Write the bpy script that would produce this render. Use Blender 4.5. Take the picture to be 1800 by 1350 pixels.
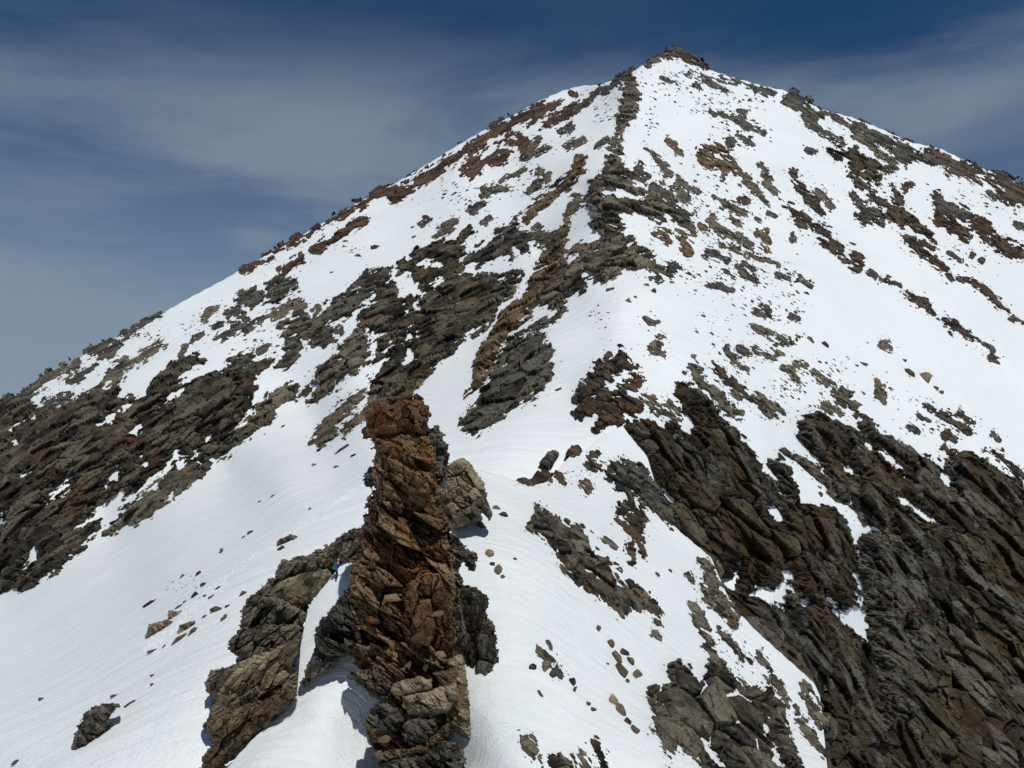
import bpy, math, random
import numpy as np
from mathutils import Vector, Matrix

# ------------------------------------------------------------------ camera, sky, sun, exposure
scene = bpy.context.scene
for o in list(bpy.data.objects):
    bpy.data.objects.remove(o, do_unlink=True)
COL = scene.collection
FOC, HZ, CX = 1350.0, 720.0, 900.0          # survey constants of the 1800 px wide photograph

cam_data = bpy.data.cameras.new('camera')
cam = bpy.data.objects.new('camera', cam_data)
COL.objects.link(cam)
cam.location = (0, 0, 0)
cam.rotation_euler = (math.radians(90), 0, 0)
cam_data.sensor_fit = 'HORIZONTAL'
cam_data.sensor_width = 36.0
cam_data.lens = 36.0 * FOC / 1800.0
cam_data.shift_y = 45.0 / 1800.0
cam_data.clip_start = 0.5
cam_data.clip_end = 60000.0
scene.camera = cam

SUN_DIR = Vector((0.21, -0.42, 0.88)).normalized()
SUN_EL = math.asin(SUN_DIR.z)
SUN_AZ = math.atan2(SUN_DIR.x, SUN_DIR.y)

sun_data = bpy.data.lights.new('sun', 'SUN')
sun_data.energy = 3.2
sun_data.angle = math.radians(0.6)
sun_data.color = (1.0, 0.975, 0.93)
sun = bpy.data.objects.new('sun', sun_data)
COL.objects.link(sun)
sun.rotation_euler = SUN_DIR.to_track_quat('Z', 'Y').to_euler()

world = bpy.data.worlds.new('World')
scene.world = world
world.use_nodes = True
wt = world.node_tree
wt.nodes.clear()
def wn(t, **kw):
    n = wt.nodes.new(t)
    for k, v in kw.items():
        setattr(n, k, v)
    return n
w_out = wn('ShaderNodeOutputWorld')
w_bg = wn('ShaderNodeBackground')
w_sky = wn('ShaderNodeTexSky')
w_sky.sky_type = 'NISHITA'
w_sky.sun_disc = False
w_sky.sun_elevation = SUN_EL
w_sky.sun_rotation = SUN_AZ
w_sky.altitude = 3300
w_sky.air_density = 1.0
w_sky.dust_density = 0.6
w_sky.ozone_density = 2.5
w_bg.inputs['Strength'].default_value = 0.052
# thin cirrus: stretched noise over the sky directions
w_tc = wn('ShaderNodeTexCoord')
def cloud_layer(scale_vec, rot, noise_scale, lo, hi, loc=(0, 0, 0), dist=1.2):
    mp = wn('ShaderNodeMapping')
    mp.inputs['Location'].default_value = loc
    mp.inputs['Rotation'].default_value = rot
    mp.inputs['Scale'].default_value = scale_vec
    nz = wn('ShaderNodeTexNoise')
    nz.inputs['Scale'].default_value = noise_scale
    nz.inputs['Detail'].default_value = 7
    nz.inputs['Roughness'].default_value = 0.55
    nz.inputs['Distortion'].default_value = dist
    mr = wn('ShaderNodeMapRange')
    mr.interpolation_type = 'SMOOTHSTEP'
    mr.inputs['From Min'].default_value = lo
    mr.inputs['From Max'].default_value = hi
    wt.links.new(w_tc.outputs['Generated'], mp.inputs['Vector'])
    wt.links.new(mp.outputs['Vector'], nz.inputs['Vector'])
    wt.links.new(nz.outputs['Fac'], mr.inputs['Value'])
    return mr.outputs['Result']
c1 = cloud_layer((0.8, 0.8, 4.5), (0.0, math.radians(4), 0), 1.5, 0.40, 0.66, (0.3, 0.1, 1.55), 0.35)
c2 = cloud_layer((1.5, 1.5, 8.0), (0.0, math.radians(-6), 0), 2.4, 0.44, 0.86, (6.2, 0.6, 0.4), 0.45)
w_add = wn('ShaderNodeMath', operation='MAXIMUM')
wt.links.new(c1, w_add.inputs[0]); wt.links.new(c2, w_add.inputs[1])
w_sep = wn('ShaderNodeSeparateXYZ')
wt.links.new(w_tc.outputs['Generated'], w_sep.inputs[0])
w_cm = wn('ShaderNodeMapRange'); w_cm.interpolation_type = 'SMOOTHSTEP'
for k_, v_ in (('From Min', 0.46), ('From Max', 0.33), ('To Min', 0.12), ('To Max', 1.0)):
    w_cm.inputs[k_].default_value = v_
wt.links.new(w_sep.outputs['Z'], w_cm.inputs['Value'])
w_mul = wn('ShaderNodeMath', operation='MULTIPLY')
w_pre = wn('ShaderNodeMath', operation='MULTIPLY'); w_pre.inputs[1].default_value = 0.75
wt.links.new(w_add.outputs[0], w_pre.inputs[0])
wt.links.new(w_pre.outputs[0], w_mul.inputs[0]); wt.links.new(w_cm.outputs['Result'], w_mul.inputs[1])
w_mix = wn('ShaderNodeMix', data_type='RGBA')
w_mix.inputs['B'].default_value = (4.5, 5.6, 6.9, 1)
w_tint = wn('ShaderNodeMix', data_type='RGBA', blend_type='MULTIPLY')
w_tint.inputs['Factor'].default_value = 1.0
w_tint.inputs['B'].default_value = (0.34, 0.71, 0.93, 1)
wt.links.new(w_sky.outputs[0], w_tint.inputs['A'])
# thin high haze gathering towards the horizon
w_hz = wn('ShaderNodeMapRange'); w_hz.interpolation_type = 'SMOOTHSTEP'
for k_, v_ in (('From Min', 0.42), ('From Max', -0.05), ('To Min', 0.0), ('To Max', 1.0)):
    w_hz.inputs[k_].default_value = v_
wt.links.new(w_sep.outputs['Z'], w_hz.inputs['Value'])
w_scr = wn('ShaderNodeMath', operation='MULTIPLY_ADD')      # 1-(1-a)(1-b) = a + b(1-a)
w_inv = wn('ShaderNodeMath', operation='SUBTRACT'); w_inv.inputs[0].default_value = 1.0
wt.links.new(w_hz.outputs['Result'], w_inv.inputs[1])
wt.links.new(w_mul.outputs[0], w_scr.inputs[0]); wt.links.new(w_inv.outputs[0], w_scr.inputs[1]); wt.links.new(w_hz.outputs['Result'], w_scr.inputs[2])
wt.links.new(w_scr.outputs[0], w_mix.inputs['Factor'])
wt.links.new(w_tint.outputs['Result'], w_mix.inputs['A'])
wt.links.new(w_mix.outputs['Result'], w_bg.inputs['Color'])
wt.links.new(w_bg.outputs[0], w_out.inputs['Surface'])

scene.view_settings.view_transform = 'Standard'
scene.view_settings.look = 'None'
scene.view_settings.gamma = 1.0
scene.view_settings.exposure = 0.0
scene.view_settings.use_curve_mapping = False
scene.render.engine = 'CYCLES'
scene.cycles.max_bounces = 5
scene.cycles.diffuse_bounces = 3

# ------------------------------------------------------------------ numpy noise
def _h(x, y, z, s):
    with np.errstate(over='ignore'):
        h = (x.astype(np.int64).astype(np.uint32) * np.uint32(374761393)
             + y.astype(np.int64).astype(np.uint32) * np.uint32(668265263)
             + z.astype(np.int64).astype(np.uint32) * np.uint32(2147483647 - 58)
             + np.uint32((s * 362437 + 977) & 0xffffffff))
        h ^= h >> np.uint32(13)
        h *= np.uint32(1274126177)
        h ^= h >> np.uint32(16)
        h *= np.uint32(2246822519)
        h ^= h >> np.uint32(13)
    return h
def _u(h):
    return h.astype(np.float64) / 4294967295.0
def vnoise(p, s=0):
    f = np.floor(p); r = p - f; r = r * r * r * (r * (r * 6 - 15) + 10)
    i = f.astype(np.int64)
    out = 0
    for dx in (0, 1):
        wx = r[:, 0] if dx else 1 - r[:, 0]
        for dy in (0, 1):
            wy = r[:, 1] if dy else 1 - r[:, 1]
            for dz in (0, 1):
                wz = r[:, 2] if dz else 1 - r[:, 2]
                out = out + wx * wy * wz * _u(_h(i[:, 0] + dx, i[:, 1] + dy, i[:, 2] + dz, s))
    return out * 2 - 1
def fbm(p, s=0, oct=4, gain=0.5, lac=2.03):
    a, t, n = 1.0, 0.0, 0.0
    for k in range(oct):
        t = t + a * vnoise(p, s + k * 17); n += a
        a *= gain; p = p * lac + 11.3
    return t / n
def worley(p, s=0):
    """nearest two cells: F1, F2, random id number, tilted-facet value"""
    f = np.floor(p).astype(np.int64)
    n = len(p)
    d1 = np.full(n, 9e9); d2 = np.full(n, 9e9)
    idr = np.zeros(n, np.uint32); off = np.zeros((n, 3))
    for dx in (-1, 0, 1):
        for dy in (-1, 0, 1):
            for dz in (-1, 0, 1):
                cx, cy, cz = f[:, 0] + dx, f[:, 1] + dy, f[:, 2] + dz
                h = _h(cx, cy, cz, s)
                px = cx + (h & np.uint32(1023)) / 1023.0
                py = cy + ((h >> np.uint32(10)) & np.uint32(1023)) / 1023.0
                pz = cz + ((h >> np.uint32(20)) & np.uint32(1023)) / 1023.0
                vx, vy, vz = p[:, 0] - px, p[:, 1] - py, p[:, 2] - pz
                d = vx * vx + vy * vy + vz * vz
                m = d < d1
                d2 = np.where(m, d1, np.minimum(d2, d))
                d1 = np.where(m, d, d1)
                idr = np.where(m, h, idr)
                off[m, 0] = vx[m]; off[m, 1] = vy[m]; off[m, 2] = vz[m]
    with np.errstate(over='ignore'):
        g = idr * np.uint32(2654435761); g ^= g >> np.uint32(15)
        g2 = g * np.uint32(2246822519); g2 ^= g2 >> np.uint32(13)
    a = _u(g)
    t = np.stack([(g2 & np.uint32(255)) / 127.5 - 1, ((g2 >> np.uint32(8)) & np.uint32(255)) / 127.5 - 1,
                  ((g2 >> np.uint32(16)) & np.uint32(255)) / 127.5 - 1], 1)
    facet = (t * off).sum(1)
    return np.sqrt(d1), np.sqrt(d2), a, facet

def strata(dip, az, k):
    """matrix that squeezes space k times across bedding planes of that dip"""
    n = np.array([math.sin(dip) * math.cos(az), math.sin(dip) * math.sin(az), math.cos(dip)])
    return np.eye(3) + (k - 1) * np.outer(n, n)
def crag(P, S, seed, M, octs=3, step=0.62, crack=0.40, decay=0.86):
    """angular fractured-rock displacement in metres and a per-block tint 0..1"""
    Q = P @ M.T
    Q = Q + 0.07 * S * np.stack([vnoise(Q / (0.9 * S), seed + 1), vnoise(Q / (0.9 * S), seed + 2), vnoise(Q / (0.9 * S), seed + 3)], 1)
    h = 0; s = S; amp = 0.42; tint = 0
    for k in range(octs):
        f1, f2, a, fc = worley(Q / s, seed + 31 * k)
        edge = np.clip((f2 - f1) / 0.075, 0, 1)
        crk = crack * np.clip(0.45 + 1.3 * vnoise(P / (1.7 * s) + 5.1, seed + 77 + k), 0.0, 1.2)
        h = h + s * amp * ((a - 0.5) * step + fc * 0.85 - (1 - edge) * crk)
        tint = tint + a * (0.5, 0.32, 0.18)[min(k, 2)]
        s *= 0.42; amp *= decay
    h = h + 0.015 * S * fbm(P / (0.3 * S), seed + 5, 3, 0.6)
    return h, tint

# ------------------------------------------------------------------ terrain depth fields (metres ahead of the survey point)
def tps_fit(pts, lam):
    pts = np.array(pts, float)
    X = pts[:, :2] / 500.0; y = np.log(pts[:, 2])
    d = np.sqrt(((X[:, None] - X[None]) ** 2).sum(2)) + 1e-9
    K = d * d * np.log(d) + lam * np.eye(len(X)) * 1.0
    Pm = np.hstack([np.ones((len(X), 1)), X])
    A = np.block([[K, Pm], [Pm.T, np.zeros((3, 3))]])
    sol = np.linalg.solve(A, np.concatenate([y, np.zeros(3)]))
    return X, sol
def tps_eval(model, px, py):
    X, sol = model
    q = np.stack([px, py], 1) / 500.0
    out = np.empty(len(q))
    for i in range(0, len(q), 60000):
        b = q[i:i + 60000]
        d2 = ((b[:, None] - X[None]) ** 2).sum(2) + 1e-18
        out[i:i + 60000] = (0.5 * d2 * np.log(d2)) @ sol[:len(X)] + sol[len(X)] + b @ sol[len(X) + 1:]
    return np.exp(out)
def nums(s):
    return [float(t) for t in s.replace(',', ' ').split()]
def tri(s):
    a = nums(s); return [tuple(a[i:i + 3]) for i in range(0, len(a), 3)]
def duo(s):
    a = nums(s); return [tuple(a[i:i + 2]) for i in range(0, len(a), 2)]

A_PTS = tri('''-200 820 250  0 710 270  100 655 285  200 595 300  330 525 330  430 470 350  560 396 378  650 345 400  760 282 422  850 230 440  950 175 458  1020 150 470
1190 86 440  1140 108 415  1110 128 400  1100 170 372  1095 210 350  1085 250 320  1070 300 288  1050 350 258  1075 400 230  1090 440 216  1140 460 206  1180 490 196
1165 540 176  1120 590 157  1090 640 142  1075 690 133
1290 135 445  1380 157 445  1500 205 442  1600 248 440  1700 282 440  1800 325 440  2000 420 440
1250 160 412  1400 220 405  1600 320 385  1800 420 370  1300 300 335  1190 200 375  1160 250 335  1400 400 287  1140 330 272  1200 350 262  1250 420 240  1300 500 217  1500 500 262  1700 500 292  1800 600 285  2000 600 310
1500 700 197  1300 650 165  1200 620 156  1150 680 140  1700 700 232  1800 830 212  1650 800 200  1450 800 170  1250 720 146  1200 800 132  1130 780 124  1300 900 132  1500 900 160  1700 950 182  1800 1000 190  2000 1000 215
1500 1100 146  1700 1200 152  1350 1000 126  1400 1200 116  1500 1350 126  1800 1350 140  1250 1000 122  1150 900 118  1800 1150 165  1650 1080 166 2000 1400 150
0 1040 175  200 940 172  400 830 180  560 760 185  700 700 185  250 830 187  250 780 197  100 800 200  100 900 184  100 720 232  200 700 226  0 860 195  0 960 183  380 720 205
400 620 250  300 640 242  600 500 292  500 600 255  700 400 345  650 600 226  750 550 236  620 660 205  850 480 262  900 350 325  800 300 378  950 250 370  820 590 208  930 440 262  1000 300 312  500 520 300
780 700 168  830 620 196  900 530 218  960 450 252  1025 340 285  740 650 198
900 780 118  1000 700 138  1050 600 157  960 610 165  840 750 132  900 640 168  1100 530 172  1010 520 192  1000 470 212 900 710 142
750 800 118  650 800 123  550 950 93  450 1000 90  300 1200 69  0 1300 76  0 1380 68  300 1380 58  300 1000 112  150 1150 94  0 1200 103  300 900 158  600 720 187  500 850 130  -200 1100 190  -200 1350 90  -200 950 205
600 1200 72  700 1000 86  900 1000 104  1000 1150 100  900 1380 82  1200 1380 100  700 900 98  600 1500 62 0 1500 58 1000 1500 88 1500 1500 118 1900 1500 135''')
B_PTS = tri('''590 1020 64  540 1160 58.5  560 1250 54.5  450 1350 51  620 1340 53.5  600 1170 57.5  700 1300 56.5  520 1060 64  620 970 67  700 1000 64  850 830 84  920 850 86  950 850 90  1000 805 103  1060 768 112  1090 752 116  1130 803 113
900 950 70  1000 880 86  1100 900 93  1170 900 98  1250 980 94  900 1100 59.5  850 1250 53.5  1000 1100 62.5  1000 1250 55  1100 1150 64  1250 1100 77  1430 1200 78  1300 1250 67  1440 1350 63.4  1150 1350 53  900 1350 50.5  750 900 74  800 1350 53.5  1150 1050 74.5  1300 1080 82
400 1400 50.5  700 1400 53  1100 1420 51  1460 1420 60  430 1310 54  500 1240 56.5  800 1100 59.5  780 1200 56.5''')
TA = tps_fit(A_PTS, 2e-4)
TB = tps_fit(B_PTS, 4e-4)

SKY_A = duo('''-200 815 0 708 45 690 100 656 150 622 200 595 260 565 330 525 400 488 430 469 500 432 560 396 630 356 700 319 760 283 800 258 850 229 900 204 950 176 990 159 1020 151 1055 149 1085 139 1110 126 1140 109 1165 96 1190 87 1215 101 1240 121 1290 136 1340 151 1380 159 1410 174 1440 191 1500 207 1550 227 1600 250 1650 260 1700 284 1750 305 1800 327 2000 420''')
TOP_B = duo('''360 1440 385 1370 420 1327 450 1294 500 1247 522 1224 529 1130 543 1066 562 1040 586 1010 620 966 660 940 700 900 760 850 790 832 815 823 850 828 885 838 920 850 945 852 965 845 1000 803 1030 791 1055 768 1085 753 1095 748 1104 762 1138 803 1150 845 1170 890 1190 930 1250 980 1275 1040 1300 1078 1330 1110 1380 1155 1430 1200 1442 1225 1462 1430''')
TOPS = {'A': np.array(SKY_A), 'B': np.array(TOP_B)}

def rayp(px, py, D):
    return np.stack([(px - CX) / FOC * D, D, (HZ - py) / FOC * D], 1)
def surf(which, px, py):
    px = np.asarray(px, float); py = np.asarray(py, float)
    D = tps_eval(TA if which == 'A' else TB, px, py)
    P = rayp(px, py, D)
    if which == 'A':
        D = D + 2.2 * fbm(P / 46.0, 3, 3) + 0.75 * fbm(P / 11.0, 8, 3)
    else:
        D = D + 0.75 * fbm(P / 17.0, 13, 3) + 0.20 * fbm(P / 3.6, 18, 3)
    return rayp(px, py, D)
def surf_n(which, px, py, e=3.0):
    a = surf(which, px + e, py) - surf(which, px - e, py)
    b = surf(which, px, py + e) - surf(which, px, py - e)
    n = np.cross(b, a)
    n /= np.linalg.norm(n, axis=1)[:, None] + 1e-12
    P = surf(which, px, py)
    flip = (n * P).sum(1) > 0
    n[flip] *= -1
    return P, n
# ------------------------------------------------------------------ materials
def mat_new(name):
    m = bpy.data.materials.new(name); m.use_nodes = True
    t = m.node_tree; b = t.nodes['Principled BSDF']
    return m, t, b
def N(t, kind, **kw):
    n = t.nodes.new(kind)
    for k, v in kw.items():
        setattr(n, k, v)
    return n
def noise(t, vec, scale, detail=6, rough=0.6, dist=0.0):
    n = N(t, 'ShaderNodeTexNoise')
    n.inputs['Scale'].default_value = scale; n.inputs['Detail'].default_value = detail
    n.inputs['Roughness'].default_value = rough; n.inputs['Distortion'].default_value = dist
    t.links.new(vec, n.inputs['Vector']); return n.outputs['Fac']
def ramp(t, fac, stops):
    r = N(t, 'ShaderNodeValToRGB')
    e = r.color_ramp.elements
    while len(e) > 1:
        e.remove(e[0])
    e[0].position = stops[0][0]; e[0].color = (*stops[0][1], 1)
    for p, c in stops[1:]:
        x = e.new(p); x.color = (*c, 1)
    t.links.new(fac, r.inputs['Fac']); return r.outputs['Color']
def mixc(t, fac, a, b, blend='MIX'):
    m = N(t, 'ShaderNodeMix', data_type='RGBA', blend_type=blend)
    if isinstance(fac, float): m.inputs['Factor'].default_value = fac
    else: t.links.new(fac, m.inputs['Factor'])
    for s, v in (('A', a), ('B', b)):
        if isinstance(v, tuple): m.inputs[s].default_value = (*v, 1)
        else: t.links.new(v, m.inputs[s])
    return m.outputs['Result']
def rng_map(t, v, a, b, c=0.0, d=1.0):
    m = N(t, 'ShaderNodeMapRange', interpolation_type='SMOOTHSTEP')
    for k, x in (('From Min', a), ('From Max', b), ('To Min', c), ('To Max', d)):
        m.inputs[k].default_value = x
    t.links.new(v, m.inputs['Value']); return m.outputs['Result']

def rock_material(name, cols, stain, stain_amt, lichen_amt=0.25, scale=1.0, stretch=None):
    m, t, b = mat_new(name)
    geo = N(t, 'ShaderNodeNewGeometry').outputs['Position']
    vec = geo
    mp = N(t, 'ShaderNodeMapping')
    mp.inputs['Rotation'].default_value = (0.2, 0.55, 0.3)
    mp.inputs['Scale'].default_value = stretch or (1, 1, 2.6)
    t.links.new(geo, mp.inputs['Vector'])
    bed = mp.outputs['Vector']
    at = N(t, 'ShaderNodeAttribute', attribute_name='tint').outputs['Fac']
    n1 = noise(t, bed, 0.55 * scale, 8, 0.68, 0.4)
    add = N(t, 'ShaderNodeMath', operation='MULTIPLY_ADD')
    t.links.new(n1, add.inputs[0]); add.inputs[1].default_value = 0.75; t.links.new(at, add.inputs[2])
    sc = N(t, 'ShaderNodeMath', operation='MULTIPLY_ADD')
    t.links.new(add.outputs[0], sc.inputs[0]); sc.inputs[1].default_value = 2.0; sc.inputs[2].default_value = -1.18
    c = ramp(t, sc.outputs[0], [(0.0, cols[0]), (0.38, cols[1]), (0.68, cols[2]), (1.0, cols[3])])
    st = rng_map(t, noise(t, geo, 0.16 * scale, 6, 0.7, 0.6), 0.60 - 0.22 * stain_amt, 0.72 - 0.1 * stain_amt)
    c = mixc(t, st, c, mixc(t, n1, stain[0], stain[1]))
    li = rng_map(t, noise(t, geo, 0.45 * scale, 7, 0.75), 0.60, 0.72, 0.0, lichen_amt)
    c = mixc(t, li, c, (0.120, 0.126, 0.066))
    fine = noise(t, bed, 4.0 * scale, 8, 0.72)
    c = mixc(t, 1.0, c, ramp(t, fine, [(0.28, (0.50, 0.49, 0.47)), (0.5, (0.92, 0.92, 0.92)), (0.72, (1.40, 1.36, 1.28))]), 'MULTIPLY')
    vr = N(t, 'ShaderNodeTexVoronoi', feature='DISTANCE_TO_EDGE')
    vr.inputs['Scale'].default_value = 0.9 * scale
    t.links.new(bed, vr.inputs['Vector'])
    t.links.new(c, b.inputs['Base Color'])
    b.inputs['Roughness'].default_value = 0.88
    b.inputs['Specular IOR Level'].default_value = 0.25
    hh = N(t, 'ShaderNodeMath', operation='MULTIPLY_ADD')
    cr = rng_map(t, vr.outputs['Distance'], 0.0, 0.035)
    t.links.new(cr, hh.inputs[0]); hh.inputs[1].default_value = 0.22
    t.links.new(noise(t, bed, 3.0 * scale, 9, 0.75), hh.inputs[2])
    bp = N(t, 'ShaderNodeBump')
    bp.inputs['Strength'].default_value = 1.0
    bp.inputs['Distance'].default_value = 0.22 / scale
    t.links.new(hh.outputs[0], bp.inputs['Height'])
    t.links.new(bp.outputs['Normal'], b.inputs['Normal'])
    return m
MAT = {}
RUST = ((0.080, 0.036, 0.021), (0.140, 0.068, 0.032))
TAN = ((0.150, 0.105, 0.060), (0.230, 0.160, 0.090))
MAT['g'] = rock_material('grey_brown_rock', [(0.026, 0.023, 0.018), (0.077, 0.070, 0.052), (0.135, 0.121, 0.089), (0.208, 0.181, 0.132)], TAN, 0.35, 0.35)
MAT['d'] = rock_material('dark_grey_rock', [(0.016, 0.014, 0.013), (0.046, 0.043, 0.036), (0.084, 0.078, 0.065), (0.137, 0.127, 0.101)], RUST, 0.12, 0.25)
MAT['b'] = rock_material('dark_brown_rock', [(0.012, 0.009, 0.007), (0.038, 0.030, 0.023), (0.071, 0.055, 0.038), (0.114, 0.091, 0.064)], RUST, 0.40, 0.2)
MAT['r'] = rock_material('rust_red_rock', [(0.016, 0.009, 0.007), (0.050, 0.029, 0.020), (0.082, 0.049, 0.031), (0.124, 0.083, 0.055)], RUST, 0.45, 0.05)
MAT['o'] = rock_material('orange_brown_rock', [(0.028, 0.020, 0.014), (0.090, 0.067, 0.041), (0.151, 0.111, 0.063), (0.230, 0.171, 0.100)], RUST, 0.45, 0.15)
MAT['c'] = rock_material('cliff_rock', [(0.016, 0.014, 0.011), (0.051, 0.045, 0.033), (0.092, 0.081, 0.057), (0.148, 0.132, 0.093)], RUST, 0.42, 0.45, 0.6)
MAT['q'] = rock_material('dark_cliff_rock', [(0.010, 0.009, 0.008), (0.040, 0.037, 0.031), (0.088, 0.083, 0.068), (0.165, 0.156, 0.124)], ((0.044, 0.029, 0.015), (0.100, 0.065, 0.028)), 0.95, 0.9, 0.45)
MAT['p'] = rock_material('pinnacle_rock', [(0.015, 0.010, 0.007), (0.076, 0.047, 0.025), (0.181, 0.114, 0.055), (0.301, 0.206, 0.114)], ((0.125, 0.046, 0.016), (0.270, 0.112, 0.036)), 0.55, 0.18, 1.9, (1, 1, 3.2))
MAT['u'] = rock_material('rusty_pinnacle_rock', [(0.014, 0.007, 0.005), (0.058, 0.030, 0.016), (0.116, 0.059, 0.027), (0.197, 0.119, 0.059)], ((0.088, 0.032, 0.012), (0.170, 0.072, 0.025)), 0.8, 0.08, 1.9, (1, 1, 1.4))
MAT['k'] = rock_material('blackish_lichen_rock', [(0.012, 0.011, 0.010), (0.042, 0.038, 0.032), (0.085, 0.078, 0.062), (0.150, 0.135, 0.105)], RUST, 0.2, 0.3, 1.9)  # also gives the base recess and pocket their painted shade
MAT['t'] = rock_material('slab_rock', [(0.050, 0.042, 0.030), (0.150, 0.122, 0.080), (0.260, 0.212, 0.138), (0.380, 0.310, 0.205)], TAN, 0.4, 0.35, 1.7)

def snow_material(name, scale, rot, bump):
    m, t, b = mat_new(name)
    geo = N(t, 'ShaderNodeNewGeometry').outputs['Position']
    mp = N(t, 'ShaderNodeMapping')
    mp.vector_type = 'POINT'
    mp.inputs['Rotation'].default_value = (0, 0, rot)
    mp.inputs['Scale'].default_value = (0.22, 1.5, 0.25)
    t.links.new(geo, mp.inputs['Vector'])
    big = noise(t, geo, 0.05 * scale, 6, 0.6)
    c = ramp(t, big, [(0.3, (0.79, 0.83, 0.84)), (0.7, (0.87, 0.90, 0.905))])
    dirt = rng_map(t, noise(t, geo, 0.9 * scale, 9, 0.8), 0.66, 0.80, 0.0, 0.22)
    c = mixc(t, dirt, c, (0.55, 0.52, 0.47))
    t.links.new(c, b.inputs['Base Color'])
    b.inputs['Roughness'].default_value = 0.42
    b.inputs['Specular IOR Level'].default_value = 0.35
    a1 = noise(t, mp.outputs['Vector'], 0.5 * scale, 8, 0.62, 0.3)
    a2 = noise(t, geo, 3.0 * scale, 6, 0.7)
    hh = N(t, 'ShaderNodeMath', operation='MULTIPLY_ADD')
    t.links.new(a2, hh.inputs[0]); hh.inputs[1].default_value = 0.30; t.links.new(a1, hh.inputs[2])
    bp = N(t, 'ShaderNodeBump')
    bp.inputs['Strength'].default_value = 0.8
    bp.inputs['Distance'].default_value = bump / scale
    t.links.new(hh.outputs[0], bp.inputs['Height'])
    t.links.new(bp.outputs['Normal'], b.inputs['Normal'])
    return m
MAT['snow'] = snow_material('spring_snow', 0.6, math.radians(-27), 0.42)
MAT['snow_near'] = snow_material('near_spring_snow', 2.2, math.radians(30), 1.05)
def plain(name, col, rough=0.7, var=0.25, scale=20.0):
    m, t, b = mat_new(name)
    tc = N(t, 'ShaderNodeTexCoord').outputs['Object']
    n = noise(t, tc, scale, 5, 0.6)
    lo = tuple(x * (1 - var) for x in col); hi = tuple(min(1, x * (1 + var)) for x in col)
    t.links.new(ramp(t, n, [(0.3, lo), (0.7, hi)]), b.inputs['Base Color'])
    b.inputs['Roughness'].default_value = rough
    return m

# ------------------------------------------------------------------ mesh helpers
def make_mesh(name, V, Fq, mat, tint=None, smooth=False):
    me = bpy.data.meshes.new(name)
    V = np.ascontiguousarray(V, dtype=np.float32)
    Fq = np.ascontiguousarray(Fq, dtype=np.int32)
    k = Fq.shape[1]
    me.vertices.add(len(V)); me.vertices.foreach_set('co', V.ravel())
    me.loops.add(Fq.size); me.loops.foreach_set('vertex_index', Fq.ravel())
    me.polygons.add(len(Fq))
    me.polygons.foreach_set('loop_start', np.arange(0, Fq.size, k, dtype=np.int32))
    me.polygons.foreach_set('loop_total', np.full(len(Fq), k, np.int32))
    me.polygons.foreach_set('use_smooth', np.full(len(Fq), smooth))
    if tint is not None:
        a = me.attributes.new('tint', 'FLOAT', 'POINT')
        a.data.foreach_set('value', np.ascontiguousarray(tint, np.float32))
    me.update(calc_edges=True)
    me.materials.append(mat)
    return me
def add_obj(name, me, parent=None):
    o = bpy.data.objects.new(name, me)
    COL.objects.link(o)
    if parent is not None:
        o.parent = parent
        o.matrix_parent_inverse = parent.matrix_world.inverted()
    return o
def tag(o, label=None, cat=None, group=None, kind=None):
    if label: o['label'] = label
    if cat: o['category'] = cat
    if group: o['group'] = group
    if kind: o['kind'] = kind
    return o
def recentre(o):
    """put the object's origin at the base of its own mesh"""
    me = o.data
    n = len(me.vertices); co = np.empty(n * 3, np.float32); me.vertices.foreach_get('co', co)
    co = co.reshape(-1, 3); c = co.mean(0); c[2] = co[:, 2].min()
    me.vertices.foreach_set('co', (co - c).ravel()); me.update()
    o.location = Vector([float(x) for x in c])

# ------------------------------------------------------------------ terrain sheets (structured columns, rolled off behind their crests)
def sheet(name, which, x0, x1, dx, ybot, dy, mat):
    px = np.arange(x0, x1 + 0.1, dx)
    top = np.interp(px, TOPS[which][:, 0], TOPS[which][:, 1])
    jit = 1.2 * np.sin(px * 0.31) + 0.8 * np.sin(px * 0.83 + 1.0)
    top = top + jit * 0.5
    nr = int((ybot - TOPS[which][:, 1].min()) / dy)
    tt = np.linspace(0, 1, nr) ** 1.0
    PX = np.repeat(px[:, None], nr, 1); PY = top[:, None] + (ybot - top[:, None]) * tt[None]
    P = surf(which, PX.ravel(), PY.ravel()).reshape(len(px), nr, 3)
    crest = P[:, 0]
    dirh = crest * np.array([1, 1, 0]); dirh = dirh / np.linalg.norm(dirh, axis=1)[:, None]
    back = []
    for dist, drop in ((1.0, 0.25), (3, 1.4), (7, 4.4), (16, 12), (40, 34), (110, 95)) if which == 'A' else ((0.4, 0.1), (1.2, 0.6), (2.6, 1.9), (5, 4.8), (8, 9)):
        q = crest + dirh * dist; q[:, 2] -= drop
        back.append(q)
    allp = np.stack(back[::-1] + [P[:, i] for i in range(nr)], 1)
    nc, nn = allp.shape[:2]
    idx = np.arange(nc * nn).reshape(nc, nn)
    Fq = np.stack([idx[:-1, :-1], idx[:-1, 1:], idx[1:, 1:], idx[1:, :-1]], 2).reshape(-1, 4)
    me = make_mesh(name, allp.reshape(-1, 3), Fq, mat, smooth=True)
    return add_obj(name, me)
snowA = sheet('mountain_snow_slope', 'A', -200, 2000, 3.2, 1500, 3.2, MAT['snow'])
tag(snowA, 'steep spring snow covering the pointed mountain', kind='structure')
snowB = sheet('near_ridge_snow_slope', 'B', 362, 1462, 2.6, 1440, 2.6, MAT['snow_near'])
tag(snowB, 'snow crest and flank of the near ridge around the pinnacle', kind='structure')
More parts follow.
